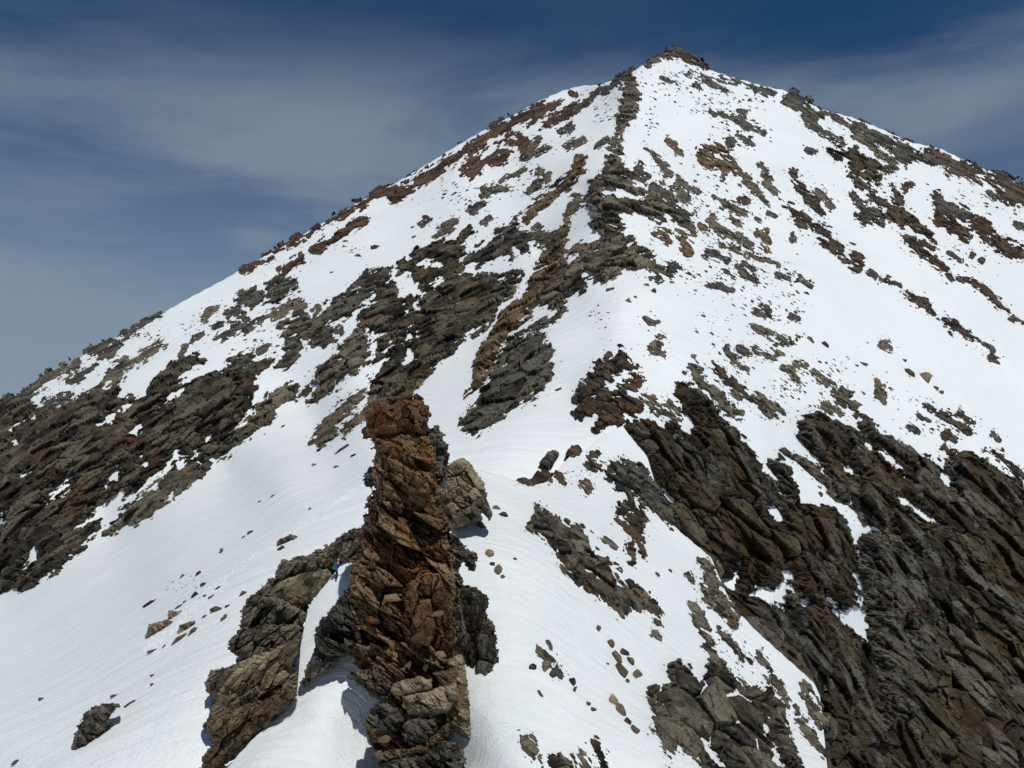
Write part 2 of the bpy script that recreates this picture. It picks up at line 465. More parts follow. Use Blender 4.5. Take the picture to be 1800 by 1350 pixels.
# deep valley far below on all sides
a = np.linspace(0, 2 * math.pi, 49)[:-1]
rr = [0, 400, 1500, 5000, 20000]
V = [(0, 0, -320.0)]; Fv = []
for r in rr[1:]:
    for k, t in enumerate(a):
        V.append((r * math.cos(t), r * math.sin(t), -320 - 120 * min(1, r / 5000) + 30 * math.sin(5 * t + r)))
for k in range(48):
    for j in range(1, 4):
        i0 = 1 + (j - 1) * 48; i1 = 1 + j * 48
        Fv.append((i0 + k, i1 + k, i1 + (k + 1) % 48, i0 + (k + 1) % 48))
    if k % 2 == 0:
        Fv.append((0, 1 + k, 1 + (k + 1) % 48, 1 + (k + 2) % 48))
valley = add_obj('valley_ground', make_mesh('valley_ground', np.array(V), np.array(Fv), MAT['snow'], smooth=True))
tag(valley, 'snowy valley ground far below the ridge', kind='structure')

# ------------------------------------------------------------------ rock builders
def sd_poly(px, py, pts):
    """signed distance, positive inside"""
    x = px; y = py
    p = np.array(pts, float); q = np.roll(p, -1, 0)
    d = np.full(len(x), 1e12); inside = np.zeros(len(x), bool)
    for (ax, ay), (bx, by) in zip(p, q):
        ex, ey = bx - ax, by - ay
        t = np.clip(((x - ax) * ex + (y - ay) * ey) / (ex * ex + ey * ey + 1e-9), 0, 1)
        d = np.minimum(d, (x - ax - t * ex) ** 2 + (y - ay - t * ey) ** 2)
        if ay != by:
            c = ((ay > y) != (by > y)) & (x < (bx - ax) * (y - ay) / (by - ay) + ax)
            inside ^= c
    d = np.sqrt(d)
    return np.where(inside, d, -d)
def sd_stroke(px, py, pts):
    best = np.full(len(px), -1e9)
    if len(pts) == 1:
        pts = [pts[0], (pts[0][0] + 0.1, pts[0][1], pts[0][2])]
    for (ax, ay, ar), (bx, by, br) in zip(pts[:-1], pts[1:]):
        ex, ey = bx - ax, by - ay
        t = np.clip(((px - ax) * ex + (py - ay) * ey) / (ex * ex + ey * ey + 1e-9), 0, 1)
        d = np.hypot(px - ax - t * ex, py - ay - t * ey)
        best = np.maximum(best, ar + t * (br - ar) - d)
    return best
def parse_shapes(s):
    """'p x y x y ... ; s x y r x y r ...'"""
    out = []
    for part in s.split(';'):
        part = part.strip()
        if not part: continue
        k, rest = part[0], part[1:]
        out.append((k, duo(rest) if k == 'p' else tri(rest)))
    return out
def shapes_bbox(sh):
    xs = []; ys = []
    for k, pts in sh:
        for p in pts:
            r = p[2] if k == 's' else 0
            xs += [p[0] - r, p[0] + r]; ys += [p[1] - r, p[1] + r]
    return min(xs), min(ys), max(xs), max(ys)
def shapes_sd(sh, x, y):
    s = np.full(len(x), -1e9)
    for k, pts in sh:
        s = np.maximum(s, sd_poly(x, y, pts) if k == 'p' else sd_stroke(x, y, pts))
    return s
def grid_faces(keep):
    ny, nx = keep.shape
    idx = np.full(keep.shape, -1, np.int64)
    idx[keep] = np.arange(keep.sum())
    c = keep[:-1, :-1] & keep[1:, :-1] & keep[1:, 1:] & keep[:-1, 1:]
    Fq = np.stack([idx[:-1, :-1][c], idx[1:, :-1][c], idx[1:, 1:][c], idx[:-1, 1:][c]], 1)
    return Fq
def boundary_edges(Fq):
    e = np.concatenate([Fq[:, [0, 1]], Fq[:, [1, 2]], Fq[:, [2, 3]], Fq[:, [3, 0]]])
    key = np.sort(e, 1); k = key[:, 0].astype(np.int64) * 10_000_000 + key[:, 1]
    u, inv, cnt = np.unique(k, return_inverse=True, return_counts=True)
    return e[cnt[inv] == 1]
def fast_surf(which, x, y):
    g = 4.0
    gx = np.arange(x.min() - 2 * g, x.max() + 3 * g, g); gy = np.arange(y.min() - 2 * g, y.max() + 3 * g, g)
    X, Y = np.meshgrid(gx, gy)
    P = surf(which, X.ravel(), Y.ravel()).reshape(X.shape + (3,))
    n = np.cross(np.gradient(P, axis=0), np.gradient(P, axis=1))
    n /= np.linalg.norm(n, axis=2)[..., None] + 1e-12
    n[(n * P).sum(2) > 0] *= -1
    fx = (x - gx[0]) / g; fy = (y - gy[0]) / g
    i = fx.astype(int); j = fy.astype(int); a = (fx - i)[:, None]; b = (fy - j)[:, None]
    bil = lambda A: (A[j, i] * (1 - a) + A[j, i + 1] * a) * (1 - b) + (A[j + 1, i] * (1 - a) + A[j + 1, i + 1] * a) * b
    D = bil(P[..., 1:2])[:, 0]
    nn = bil(n); nn /= np.linalg.norm(nn, axis=1)[:, None]
    return rayp(x, y, D), nn
CAMDIR = lambda P: -P / np.linalg.norm(P, axis=1)[:, None]
HOLES = []       # snow tongues lying over the rock
def ground_rock(name, shapes, which, mat, seed, H=None, S=None, step=1.6, M=None, edge=1.0, octs=3, tilt=None, decay=0.66, hf=1.0):
    sh = parse_shapes(shapes)
    x0, y0, x1, y1 = shapes_bbox(sh)
    pad = 7
    gx = np.arange(max(x0 - pad, -120), min(x1 + pad, 1920), step); gy = np.arange(y0 - pad, min(y1 + pad, 1440), step)
    X, Y = np.meshgrid(gx, gy); shp = X.shape; x = X.ravel(); y = Y.ravel()
    sd = shapes_sd(sh, x, y)
    for hs in HOLES:
        hx0, hy0, hx1, hy1 = hs[1]
        if hx1 < x0 or hx0 > x1 or hy1 < y0 or hy0 > y1: continue
        sd = np.minimum(sd, -shapes_sd(hs[0], x, y) - 1.8)
    size = math.sqrt(max((sd > 0).sum(), 4)) * step
    k = min(1.0, size / 34.0) * edge
    nr = np.where(sd > -14)[0]
    th = math.radians(tilt if tilt is not None else (45 if which == 'B' else 30 if (x0 + x1) / 2 > 1060 else -30))
    xn, yn = x[nr], y[nr]
    uu = xn * math.cos(th) + yn * math.sin(th); vv = -xn * math.sin(th) + yn * math.cos(th)
    p2 = np.stack([uu, vv, np.full_like(uu, seed * 3.7)], 1)
    _, _, a1, _ = worley(p2 / np.array([19, 6.5, 1]) + np.array([0, 0, .5]), seed)
    _, _, a2, _ = worley(p2 / np.array([8, 2.8, 1]), seed + 7)
    sd[nr] += k * (11.0 * (a1 - 0.5) + 7.5 * (a2 - 0.5) + 4.0 * fbm(p2 / np.array([26, 12, 1]), seed, 2, 0.6)) + 2.0
    sd[sd <= -14] = -99
    keep = sd > -3.2
    if keep.sum() < 6: return None
    xk, yk, sk = x[keep], y[keep], sd[keep]
    P, n = fast_surf(which, xk, yk)
    mpp = P[:, 1] / FOC
    w = sk * mpp
    sz_m = size * mpp.mean()
    if H is None: H = min(0.15 * sz_m, 3.0) * hf
    if S is None: S = float(np.clip(0.5 * sz_m, 1.5, 8.0))
    if M is None: M = strata(0.55, 0.0 if th > 0 else math.pi, 2.4)
    cr, tint = crag(P, S, seed, M, octs, 0.5, 0.55, decay)
    fade = np.clip(w / (0.5 * H), 0, 1)
    h = np.where(w > 0, H * 0.75 * (1 - np.exp(-np.maximum(w, 0) / (0.3 * H))), w * 1.4) + cr * (0.12 + 0.88 * fade) * min(0.9, 2.6 * H / S)
    d = n * (0.55 if which == 'A' else 0.9) + CAMDIR(P); d /= np.linalg.norm(d, axis=1)[:, None]
    V = P + d * h[:, None]
    Fq = grid_faces(keep.reshape(shp))
    if len(Fq) < 3: return None
    be = boundary_edges(Fq)
    ub = np.unique(be); mp = {int(v): len(V) + i for i, v in enumerate(ub)}
    sk_v = V[ub] - n[ub] * (0.8 + 1.2 * H * 0.5) - CAMDIR(P[ub]) * (0.5 + H)
    V = np.concatenate([V, sk_v]); tint = np.concatenate([tint, tint[ub]])
    lut = np.zeros(len(V), np.int64); lut[ub] = np.arange(len(ub)) + len(P)
    Fs = np.stack([be[:, 1], be[:, 0], lut[be[:, 0]], lut[be[:, 1]]], 1)
    me = make_mesh(name, V, np.concatenate([Fq, Fs]), mat, tint)
    o = add_obj(name, me)
    recentre(o)
    return o
def stand_rock(name, shapes, D, T, mat, seed, S=None, step=1.5, M=None, parent=None, edge=1.0, slant=(0, 0), crg=1.0, octs=3, R=None, flat=3.0, blocks=None):
    """free-standing rock: outline at its own distance D, swelling T metres to the front and the back"""
    sh = parse_shapes(shapes)
    x0, y0, x1, y1 = shapes_bbox(sh)
    gx = np.arange(x0 - 6, x1 + 6, step); gy = np.arange(y0 - 6, min(y1 + 6, 1440), step)
    X, Y = np.meshgrid(gx, gy); shp = X.shape; x = X.ravel(); y = Y.ravel()
    sd = shapes_sd(sh, x, y)
    p2 = np.stack([x, y, np.full_like(x, seed * 3.7)], 1)
    _, _, a1, _ = worley(p2 / np.array([13, 9, 1]) + np.array([0, 0, .5]), seed)
    _, _, a2, _ = worley(p2 / np.array([6, 4, 1]), seed + 7)
    sd = sd + edge * (5.0 * (a1 - 0.5) + 3.6 * (a2 - 0.5) + 1.5 * fbm(p2 / np.array([16, 16, 1]), seed, 2, 0.6)) + 0.5
    keep = sd > 0
    xk, yk, sk = x[keep], y[keep], sd[keep]
    Rr = R or max(sk.max() * 0.95, 3)
    q = np.clip(sk / Rr, 0, 1)
    t = T * np.sqrt(np.maximum(1 - (1 - q) ** flat, 0))
    xm, ym = (x0 + x1) / 2, (y0 + y1) / 2
    D0 = D + slant[0] * (xk - xm) + slant[1] * (yk - ym)
    if S is None: S = max(0.9, 0.3 * math.sqrt(len(xk)) * step * D / FOC)
    if M is None: M = strata(0.75, 0.3, 2.0)
    side = []
    tints = []
    for sgn in (-1, 1):
        P = rayp(xk, yk, D0 + sgn * t * (1.0 if sgn < 0 else 0.85))
        cr, tint = crag(P, S, seed + (0 if sgn < 0 else 50), M, octs, 0.6, 0.8)
        if blocks:
            cr2, _ = crag(P, blocks, seed + 333, np.diag([1.3, 1.0, 0.55]), 3, 0.9, 0.9)
            cr = 0.95 * cr + 0.42 * cr2
        f = np.clip(sk * D / FOC / (0.5 * S), 0, 1)
        dirn = sgn * np.stack([(xk - CX) / FOC, np.ones_like(xk), (HZ - yk) / FOC], 1)
        dirn = dirn / np.linalg.norm(dirn, axis=1)[:, None]
        V = P + dirn * (cr * (0.1 + 0.9 * f) * crg)[:, None]
        side.append(V); tints.append(tint)
    Fq = grid_faces(keep.reshape(shp))
    nv = len(xk)
    be = boundary_edges(Fq)
    Fb = Fq[:, ::-1] + nv
    Fs = np.stack([be[:, 1], be[:, 0], be[:, 0] + nv, be[:, 1] + nv], 1)
    me = make_mesh(name, np.concatenate(side), np.concatenate([Fq, Fb, Fs]), mat, np.concatenate(tints))
    o = bpy.data.objects.new(name, me); COL.objects.link(o)
    if parent is None:
        recentre(o)
    else:
        recentre(o); o.location = o.location - parent.location - (parent.parent.location if parent.parent else Vector()); o.parent = parent
    return o
def hull_mesh(name, seed, mat, dims=(1, 1, 1), n=16, box=0.55):
    rs = np.random.RandomState(seed)
    import bmesh
    bm = bmesh.new()
    for _ in range(n):
        v = rs.normal(size=3); v /= np.abs(v).max() ** box * np.linalg.norm(v) ** (1 - box)
        v *= rs.uniform(0.82, 1.0)
        bm.verts.new((v[0] * dims[0], v[1] * dims[1], v[2] * dims[2]))
    r = bmesh.ops.convex_hull(bm, input=bm.verts)
    bmesh.ops.delete(bm, geom=[g for g in r['geom_interior'] if isinstance(g, bmesh.types.BMVert)], context='VERTS')
    me = bpy.data.meshes.new(name); bm.to_mesh(me); bm.free()
    a = me.attributes.new('tint', 'FLOAT', 'POINT')
    a.data.foreach_set('value', np.full(len(me.vertices), rs.uniform(0.25, 0.75), np.float32))
    me.materials.append(mat)
    return me
# ------------------------------------------------------------------ snow tongues and patches that lie on the rock
for s in '''p 172 747 205 720 228 705 224 718 200 737 185 747
p 75 887 100 860 122 837 121 855 100 877 80 887
p 188 858 203 825 216 822 206 842 198 855
p 18 755 45 735 48 741 25 756
p 48 740 63 731 61 737
p 36 832 49 832 43 843
s 26 776 4
p 283 717 303 690 313 697 298 714
p -8 912 12 898 6 915 -8 930
s 60 968 3 57 985 3 50 1000 3
s 240 753 3 232 768 2
s 250 800 1.5 258 820 1.5
p 183 944 215 905 250 875 275 845 295 815 312 788 318 792 300 820 278 848 262 864 240 882 215 902 205 917
p 313 818 340 806 352 784 344 805 330 815 318 826
s 362 773 4 368 760 3
p 418 753 447 722 433 747
p 135 930 180 893 215 860 222 868 190 897 150 930
p 700 500 730 495 748 515 735 528 731 542 727 528 702 522
s 690 605 4 678 618 2
p 712 610 728 620 726 636 712 641 720 628
s 762 502 4 774 494 3
s 719 589 4
s 752 467 3 775 468 2
s 645 580 6 655 600 7 655 630 6 648 655 4
s 700 328 2.5 765 292 2.5
s 765 277 2 805 258 2
s 830 268 2.5 905 226 2.5
s 860 250 2 900 238 2
p 845 267 865 249 882 257 868 273 845 280
s 905 262 4 912 275 3
s 1087 336 3 1130 350 3
s 1062 338 2.5 1090 343 2.5
s 1110 388 3 1145 397 2.5
s 1120 320 2 1140 335 2
s 1035 440 2 1050 436 2
s 1000 460 2 1010 452 2
s 1100 432 3 1112 428 3
s 1260 275 3 1272 280 4
p 1152 866 1165 860 1187 878 1180 883
p 1350 888 1362 891 1380 912 1371 920 1353 906
p 1325 1013 1332 1030 1360 1035 1387 1029 1390 1040 1376 1046 1376 1067 1350 1056 1330 1050 1308 1057 1315 1040 1327 1036
p 1258 1013 1270 1022 1290 1010 1302 988 1296 1025 1289 1038
p 1368 1006 1385 1002 1407 1015 1380 1022
p 1443 1043 1470 1065 1487 1070 1500 1060 1524 1070 1527 1132 1502 1112 1480 1085 1460 1067
p 1573 873 1600 881 1653 922 1620 913 1590 893
p 1545 793 1565 805 1588 820 1575 824 1553 810
p 1480 803 1490 820 1518 836 1500 840 1480 827
s 1358 835 2 1370 862 3 1376 872 2
s 1660 838 4 1672 852 3
s 1415 1058 5
s 1548 757 2 1560 765 2
p 1343 1273 1353 1290 1345 1297 1337 1280
p 1353 1303 1366 1320 1377 1352 1362 1337
p 1233 1301 1246 1304 1257 1320 1284 1352 1262 1352 1245 1326
s 1200 1325 5 1215 1345 8
s 1330 1300 2 1333 1320 2
s 1490 745 2 1520 770 2 1530 790 2
s 1590 1105 1 1600 1110 1
s 1262 1052 3
s 860 1000 3'''.split('\n'):
    sh_ = parse_shapes(s)
    HOLES.append((sh_, shapes_bbox(sh_)))

# ------------------------------------------------------------------ outcrops: region, stone, shapes on the slope
PLACE = {
 'LS': 'on the lower left skyline ridge', 'LF': 'on the snow above the broad left cliff', 'LM': 'in the middle left boulder band',
 'RS': 'on the upper left skyline', 'UL': 'on the snow left of the upper main ridge', 'CL': 'beside the couloir left of the ridge',
 'MR': 'on the crest of the main summit ridge', 'SU': 'just below the pointed summit', 'RK': 'on the right skyline ridge',
 'RU': 'on the upper right snow face', 'RM': 'on the middle of the right snow face', 'RL': 'on snow above the dark right cliffs',
 'RF': 'on the right flank of the main ridge', 'SH': 'on the snow shoulder above the ridge notch', 'RC': 'between snow tongues of the right cliffs',
 'NC': 'on the snow crest behind the pinnacle', 'NF': 'on near snow right of the pinnacle', 'NE': "along the near snow flank's far edge", 'BL': 'in the snow bowl behind the pinnacle',
}
OUT = '''LS g s 62 674 4 90 655 8 125 641 9 133 632 4
LS d s 160 612 8 190 613 14 206 603 7 200 596 5
LS d s 213 585 4 235 573 5 260 561 7 282 547 3
LS d s 122 666 5 140 656 8 158 645 6 167 636 3
LS g s 112 706 5 150 690 7 190 661 7 215 641 10 240 626 9 265 610 7 287 596 4 ; s 203 662 8 214 655 6
LS d s 85 706 11 105 696 7 125 686 3
LS d s -10 715 11 20 699 8 40 690 7 58 680 5
LF g s 358 562 4 368 548 5 382 540 4
LF d s 345 592 8 356 586 4 338 600 4
LF g s 325 608 5 317 625 3
LF d s 408 572 6 432 576 8 445 566 5
LF d s 392 592 6 412 583 6 ; s 372 600 3 386 592 4
LF d p 406 632 425 620 440 622 451 640 440 652 400 658 394 648 404 641
LF b s 472 634 7 452 649 9 440 657 6
LF d s 455 618 5 470 607 4
LM r s 641 384 5 610 405 7 575 426 8 550 440 6 ; s 530 452 6 512 465 7 497 478 7
LM d p 467 502 469 490 490 487 522 489 523 505 505 521 490 532 469 530
LM d p 455 508 463 512 465 530 440 545 428 534 420 541 417 528 435 512
LM d s 400 553 7 420 549 8 430 560 5 ; s 388 570 7 374 577 4
LM g s 522 527 4 500 545 7 476 556 6 458 563 3
LM g p 520 546 535 534 541 550 550 560 566 565 573 580 566 590 545 600 526 597 512 590 505 602 496 590 491 575 484 569 500 561 515 566
LM d p 560 581 585 575 591 600 576 613 555 613 545 605 555 595
LM d p 502 600 525 594 531 615 520 636 505 649 487 645 492 632 498 622
LM g s 548 546 4 559 540 5
LM d p 557 560 575 540 600 525 615 510 630 490 655 475 672 466 687 471 680 490 665 501 650 520 640 530 625 541 628 549 600 561 585 563 560 567
LM d s 596 580 7
LM g p 640 564 632 570 620 590 605 605 590 625 565 645 550 665 557 680 548 690 544 708 560 706 572 694 590 686 600 667 605 654 625 656 640 641 647 620 641 595
LM b s 536 690 6 541 684 4
LM g p 650 664 662 664 640 685 620 696 605 706 590 716 572 735 555 766 545 780 560 791 576 780 591 760 588 746 600 735 620 720 641 700
LM g p 700 690 735 664 742 671 715 700 700 716 670 721 640 739 605 767 601 756 615 735 640 715 655 694 670 675
LM g p 524 677 505 676 480 690 455 715 440 738 420 750 400 780 384 765 360 775 345 800 320 800 300 815 280 845 262 862 240 880 215 900 205 915 183 943 205 931 235 921 265 904 290 886 297 862 312 862 308 873 335 856 360 831 372 806 395 801 412 789 430 771 460 753 480 736 487 715 510 701 523 690
RS r s 428 471 5 480 443 5 530 414 5
RS r s 530 414 5 590 381 5 650 347 6 690 325 6
RS r p 685 338 720 304 760 281 800 254 850 226 880 203 920 183 960 170 992 163 986 180 950 196 920 216 880 236 850 246 820 266 780 291 740 321 710 342 690 348
RS r p 810 296 820 275 835 258 860 250 870 240 890 231 901 235 885 250 901 262 890 275 870 286 855 280 845 296 830 306 815 303
RS r p 899 240 910 229 926 232 931 245 930 260 920 272 914 262 904 255
RS r s 1012 179 5 1000 193 9 985 203 9 965 212 6 953 216 4
RS r s 1002 158 4 1012 162 3
RS g s 765 302 4 750 310 7 738 317 4
UL g s 945 246 5 935 262 9 924 278 7 ; s 962 260 6 945 270 7
UL d s 1054 158 4 1030 180 6 1012 197 5
UL d s 1002 222 7 986 235 6
UL g s 1024 246 4 1010 251 6 995 259 4
UL g s 921 297 4 897 310 5 884 318 3
UL g s 948 300 6 962 311 6 942 324 9 929 338 5
UL o s 1021 280 6 1016 300 9 1005 315 11 985 330 10 965 345 9 945 360 8 935 375 6 924 386 8
UL g s 1006 360 9 1016 351 8 1000 375 5
UL g s 852 336 9 870 330 7 888 334 3
UL d s 829 371 8 840 362 5 ; s 851 358 4
UL g s 800 390 7 785 400 9 768 411 4
UL g s 851 391 6 862 383 4
UL d s 752 386 5 740 395 5
UL d p 880 401 895 395 905 384 911 400 931 410 925 440 936 440 930 446 905 440 900 457 895 446 870 456 850 466 830 466 808 477 815 460 840 440 865 420
UL g p 929 411 945 394 960 405 975 408 965 425 950 436 939 426
CL c p 630 570 640 545 655 525 665 505 690 489 701 500 696 520 710 531 728 525 738 530 730 513 748 500 730 495 715 469 698 486 704 465 720 455 735 440 770 430 800 419 815 409 826 399 832 410 816 430 808 460 816 475 800 481 835 491 850 484 880 491 895 474 919 480 911 500 901 520 880 536 870 556 850 577 825 575 812 596 795 621 775 636 745 661 730 676 700 697 650 691 655 670 670 650 680 626 665 641 648 646 660 625 649 610 660 590 645 585 640 575
CL o p 975 416 990 394 1006 363 1001 380 1001 400 996 425 986 455 986 466 976 491 966 511 956 526 940 546 920 561 906 576 891 591 881 606 876 621 866 641 851 661 841 681 831 692 820 702 829 680 834 660 832 645 844 630 849 610 864 590 869 575 881 555 894 540 914 525 929 510 937 490 944 470 949 455 959 435
CL d p 893 605 900 595 920 591 945 589 959 592 966 611 971 626 957 640 969 645 972 660 955 681 935 697 905 717 880 732 850 752 830 768 819 757 811 746 829 715 849 690 864 660 874 640 881 625
CL d s 830 592 3 842 584 3 852 576 4
BL d s 991 542 3 975 558 4 960 569 6 945 578 6 925 585 7 914 588 5
MR g p 985 470 1000 445 1020 432 1048 425 1060 409 1090 404 1111 420 1121 435 1146 445 1157 460 1140 472 1120 477 1108 468 1095 481 1075 491 1050 496 1030 501 1015 511 1000 526 985 536 965 539 949 531 944 520 965 500 975 485
MR g p 1028 352 1040 320 1060 300 1070 279 1085 269 1096 285 1106 300 1116 320 1141 330 1161 345 1176 365 1201 375 1217 391 1190 386 1170 376 1160 396 1145 386 1120 366 1095 371 1085 381 1101 396 1085 406 1060 411 1040 401 1045 385 1055 375 1035 362
MR g s 1104 138 7 1109 150 12 1108 170 15 1104 190 15 1099 205 12 1093 218 7
MR g s 1089 230 5 1086 245 6 1078 259 9 1090 265 5
MR d s 1060 166 4 1075 151 6 1090 136 4
MR o s 1150 412 7 1168 414 9 1175 424 6
MR o s 1198 408 8 1204 430 10 1211 446 6 ; s 1216 412 6
MR d s 1148 472 7 1172 478 9 1190 470 6 ; s 1143 490 4 1160 488 5
MR d s 1048 258 4 1065 245 4
SU b p 1168 97 1182 86 1190 81 1197 84 1216 97 1231 111 1241 121 1222 119 1204 110 1190 99 1176 101
SU d s 1138 111 4 1154 101 5 1165 97 3
SU b s 1083 139 3 1100 128 4 1111 122 3
SU d s 1210 126 3 1240 137 4 1268 150 6 1277 155 4
SU d s 1163 135 3 1180 141 3
SU d s 1222 147 4 1228 150 3
SU d s 1300 192 4 1310 195 4
SU d s 1250 195 4 1258 201 3
SU d s 1268 197 4 1285 205 4 1300 213 3
SU d s 1308 218 4 1328 228 4 1345 233 2
SU d s 1295 235 3 1308 240 3
RK d p 1378 166 1395 154 1415 164 1431 177 1441 190 1447 201 1430 207 1420 196 1405 191 1385 184 1376 175
RK d s 1415 201 6 1428 213 7 1446 228 7 1465 235 6 1481 245 6
RK d s 1450 190 3 1470 201 4 1491 215 4
RK d p 1493 205 1520 211 1540 223 1570 238 1600 246 1610 257 1640 264 1657 281 1640 287 1610 276 1590 284 1570 271 1545 251 1525 239 1515 221
RK b p 1618 258 1640 251 1660 263 1690 276 1715 283 1732 297 1711 301 1724 317 1700 304 1685 307 1665 301 1659 285 1645 276 1630 266
RK b p 1733 296 1760 298 1790 313 1820 327 1820 358 1790 351 1785 364 1765 346 1749 336 1769 325 1745 319 1733 306
RK d s 1330 150 3 1345 155 5 1360 158 4
RK d s 1270 131 3 1300 139 3 1320 146 3
RU b p 1455 267 1475 258 1490 265 1505 257 1513 272 1529 280 1546 290 1552 315 1541 324 1520 313 1500 301 1489 290 1490 279 1460 277
RU b s 1495 306 6 1510 320 8 1530 336 6 1535 350 4 1552 356 4
RU g s 1505 240 5 1525 255 6 1545 272 6 1565 285 4 1577 294 2
RU d s 1500 225 5 1520 236 4
RU d s 1560 298 7 1568 303 3
RU o p 1228 266 1240 254 1265 254 1281 265 1291 280 1300 295 1291 299 1281 306 1271 314 1262 301 1240 291 1230 281
RU o s 1172 245 3 1185 255 5 1195 265 5 1201 271 2
RU g s 1300 304 4 1310 315 8 1325 330 8 1335 345 6 1346 361 3
RU g s 1336 289 4 1346 301 7 1350 315 6 1347 326 5 1360 340 4 1372 350 2
RU b s 1393 303 4 1397 317 3 1409 334 6 1427 352 8 1446 374 3
RU g s 1439 340 7 1450 353 4 1461 365 5
RU d s 1284 252 9
RU d s 1315 250 8 1322 254 4
RU d s 1304 205 6
RU b s 1300 350 4 1312 353 5
RU d s 1350 376 4 1362 378 3
RU d s 1421 263 5 1434 266 4
RU b s 1571 330 5 1576 345 8 1586 355 6
RU r s 1589 328 5 1602 326 3 ; s 1592 336 4
RU d p 1507 372 1525 357 1545 367 1557 380 1557 396 1545 399 1520 393 1507 381
RU d s 1500 338 5 1508 354 6 1516 364 6
RU b p 1558 361 1575 362 1600 377 1620 391 1636 405 1647 425 1630 416 1610 406 1600 390 1585 399 1565 389 1557 375
RU d p 1640 343 1649 339 1665 354 1690 364 1707 381 1695 385 1670 379 1650 369 1640 356
RU r p 1639 367 1660 374 1680 389 1700 404 1705 410 1695 424 1675 416 1650 396 1640 386
RU r p 1707 386 1725 381 1743 397 1750 412 1740 421 1722 413 1707 400
RU b p 1725 420 1755 414 1780 427 1815 441 1815 462 1790 456 1765 446 1745 436 1730 429
RU d s 1740 340 5 1750 347 4
RU d s 1785 395 6 1798 398 5
RM g s 1256 343 3 1275 358 6 1300 370 7 1313 375 3 ; s 1284 382 4 1302 396 3
RM o s 1332 410 5 1345 408 7 1349 425 5 ; s 1338 430 3 1352 440 4
RM b s 1384 363 4 1400 375 8 1415 390 8 1435 402 8 1455 409 6 1467 406 2
RM b s 1440 418 4 1460 430 6 1476 442 6 1490 460 6 1507 470 5 ; s 1500 450 8 1510 452 6
RM b p 1589 415 1605 417 1625 431 1641 449 1642 460 1620 453 1600 439 1592 428
RM r s 1643 460 7 1654 467 6 1661 475 3
RM b s 1668 484 5 1675 492 4
RM b s 1688 491 3 1710 495 5 1730 508 5 1745 525 5 1760 538 4 1774 549 2
RM b s 1780 558 4 1797 567 4
RM b s 1527 479 3 1540 485 4 ; s 1548 489 3 1562 493 4 1580 501 2
RM b s 1588 515 3 1608 526 4 1620 534 8 1635 546 5
RM b s 1643 553 4 1670 573 6 1690 585 5 1706 596 6 1719 604 4
RM d s 1730 603 2 1746 616 3
RM b s 1744 630 6 1755 637 4
RM g s 1554 604 7 1566 612 5
RM d s 1395 420 6
RM d s 1330 385 4
RM r s 1624 428 5 1640 436 3
RM d s 1668 445 3 1690 458 2
RM b s 1709 449 5 ; s 1725 458 5
RL g s 1544 674 6 1546 690 8 1554 702 4
RL b s 1655 730 5 1680 745 8 1701 758 5
RL b s 1614 730 4 1632 741 4
RL b s 1664 766 8 1678 773 4
RL b s 1684 726 4 1700 737 5 1712 744 3
RL d s 1596 750 4 1612 759 4
RL b s 1626 714 5 1641 722 3
RL d s 1743 764 3 1756 775 4
RL b s 1658 786 5 1680 796 4
RL b s 1733 788 4 1755 800 6 1775 820 6 1802 840 6
RL g s 1400 639 4 1415 642 4 ; s 1430 655 4 1455 672 5
RL g s 1463 684 7 1485 704 9 1502 716 8
RL d s 1480 683 4 1495 692 4
RL g s 1452 712 5 1468 722 5 1478 730 4
RF g s 1138 262 3 1150 275 4 1165 290 6 1172 305 7 1165 320 5
RF g s 1185 328 6 1205 343 5 ; s 1190 314 4 1225 338 3
RF d s 1128 290 5 1120 306 7 1135 312 5
RF d s 1150 330 7 1170 345 6 1185 360 6 1203 373 5 1217 381 3
RF g s 1196 345 4 1207 352 5
RF g s 1250 384 5 1260 400 9 1280 411 6 1300 421 6 1319 436 3
RF g s 1268 431 4 1300 441 5 1330 451 5 1352 462 4 1385 478 3 1424 502 2
RF d s 1243 445 6 1262 450 6 1280 458 4
RF d s 1297 470 4 1315 485 6 1332 496 4
RF d s 1308 463 4 1322 474 3
RF d s 1276 478 4 1291 487 3
RF d s 1248 499 4 1270 504 5 1286 513 3
RF d s 1365 484 3 1385 490 3
RF o s 1230 395 4 1240 402 5
RF d s 1200 392 4 1216 400 4
SH g s 1161 590 5 1155 604 6 1146 615 6 1166 622 4 ; s 1128 614 3 1146 615 5
SH b p 1009 729 1011 700 1020 680 1040 660 1050 640 1080 640 1085 625 1090 614 1105 624 1117 646 1090 651 1075 666 1060 681 1070 695 1085 690 1100 690 1131 710 1132 725 1110 731 1095 720 1099 740 1090 749 1060 751 1047 757 1055 740 1050 725 1035 729 1019 737
SH b p 1083 686 1095 675 1105 661 1127 661 1132 681 1110 688 1088 692
SH d s 1135 560 3 1148 568 5 1156 566 3
SH b s 1066 629 5 1072 624 3
SH g s 1130 696 5 1145 706 7 1165 719 8 1185 736 7 1197 743 3
SH g s 1177 704 5 1193 723 6
SH g s 1225 664 6 1245 680 8 1262 700 9 1275 715 10 1290 727 8 1301 728 4
SH b s 1253 644 4 1265 655 8 1280 666 5 1290 680 8 1305 688 5
SH g s 1288 634 5 1311 648 5
SH d s 1300 614 6 1311 621 5
SH g s 1326 617 5 1350 625 5 1373 623 5
SH d s 1277 610 4 1285 622 4 1296 631 5
SH g p 1313 696 1335 691 1355 704 1372 719 1385 733 1360 723 1371 739 1350 736 1330 719
SH g s 1379 647 4 1394 655 5 1401 669 4
SH g s 1328 574 5 1350 585 7 1370 597 7 1396 600 5
SH d s 1390 555 4 1401 560 4
SH d s 1336 537 4 1352 545 3 ; s 1322 530 3
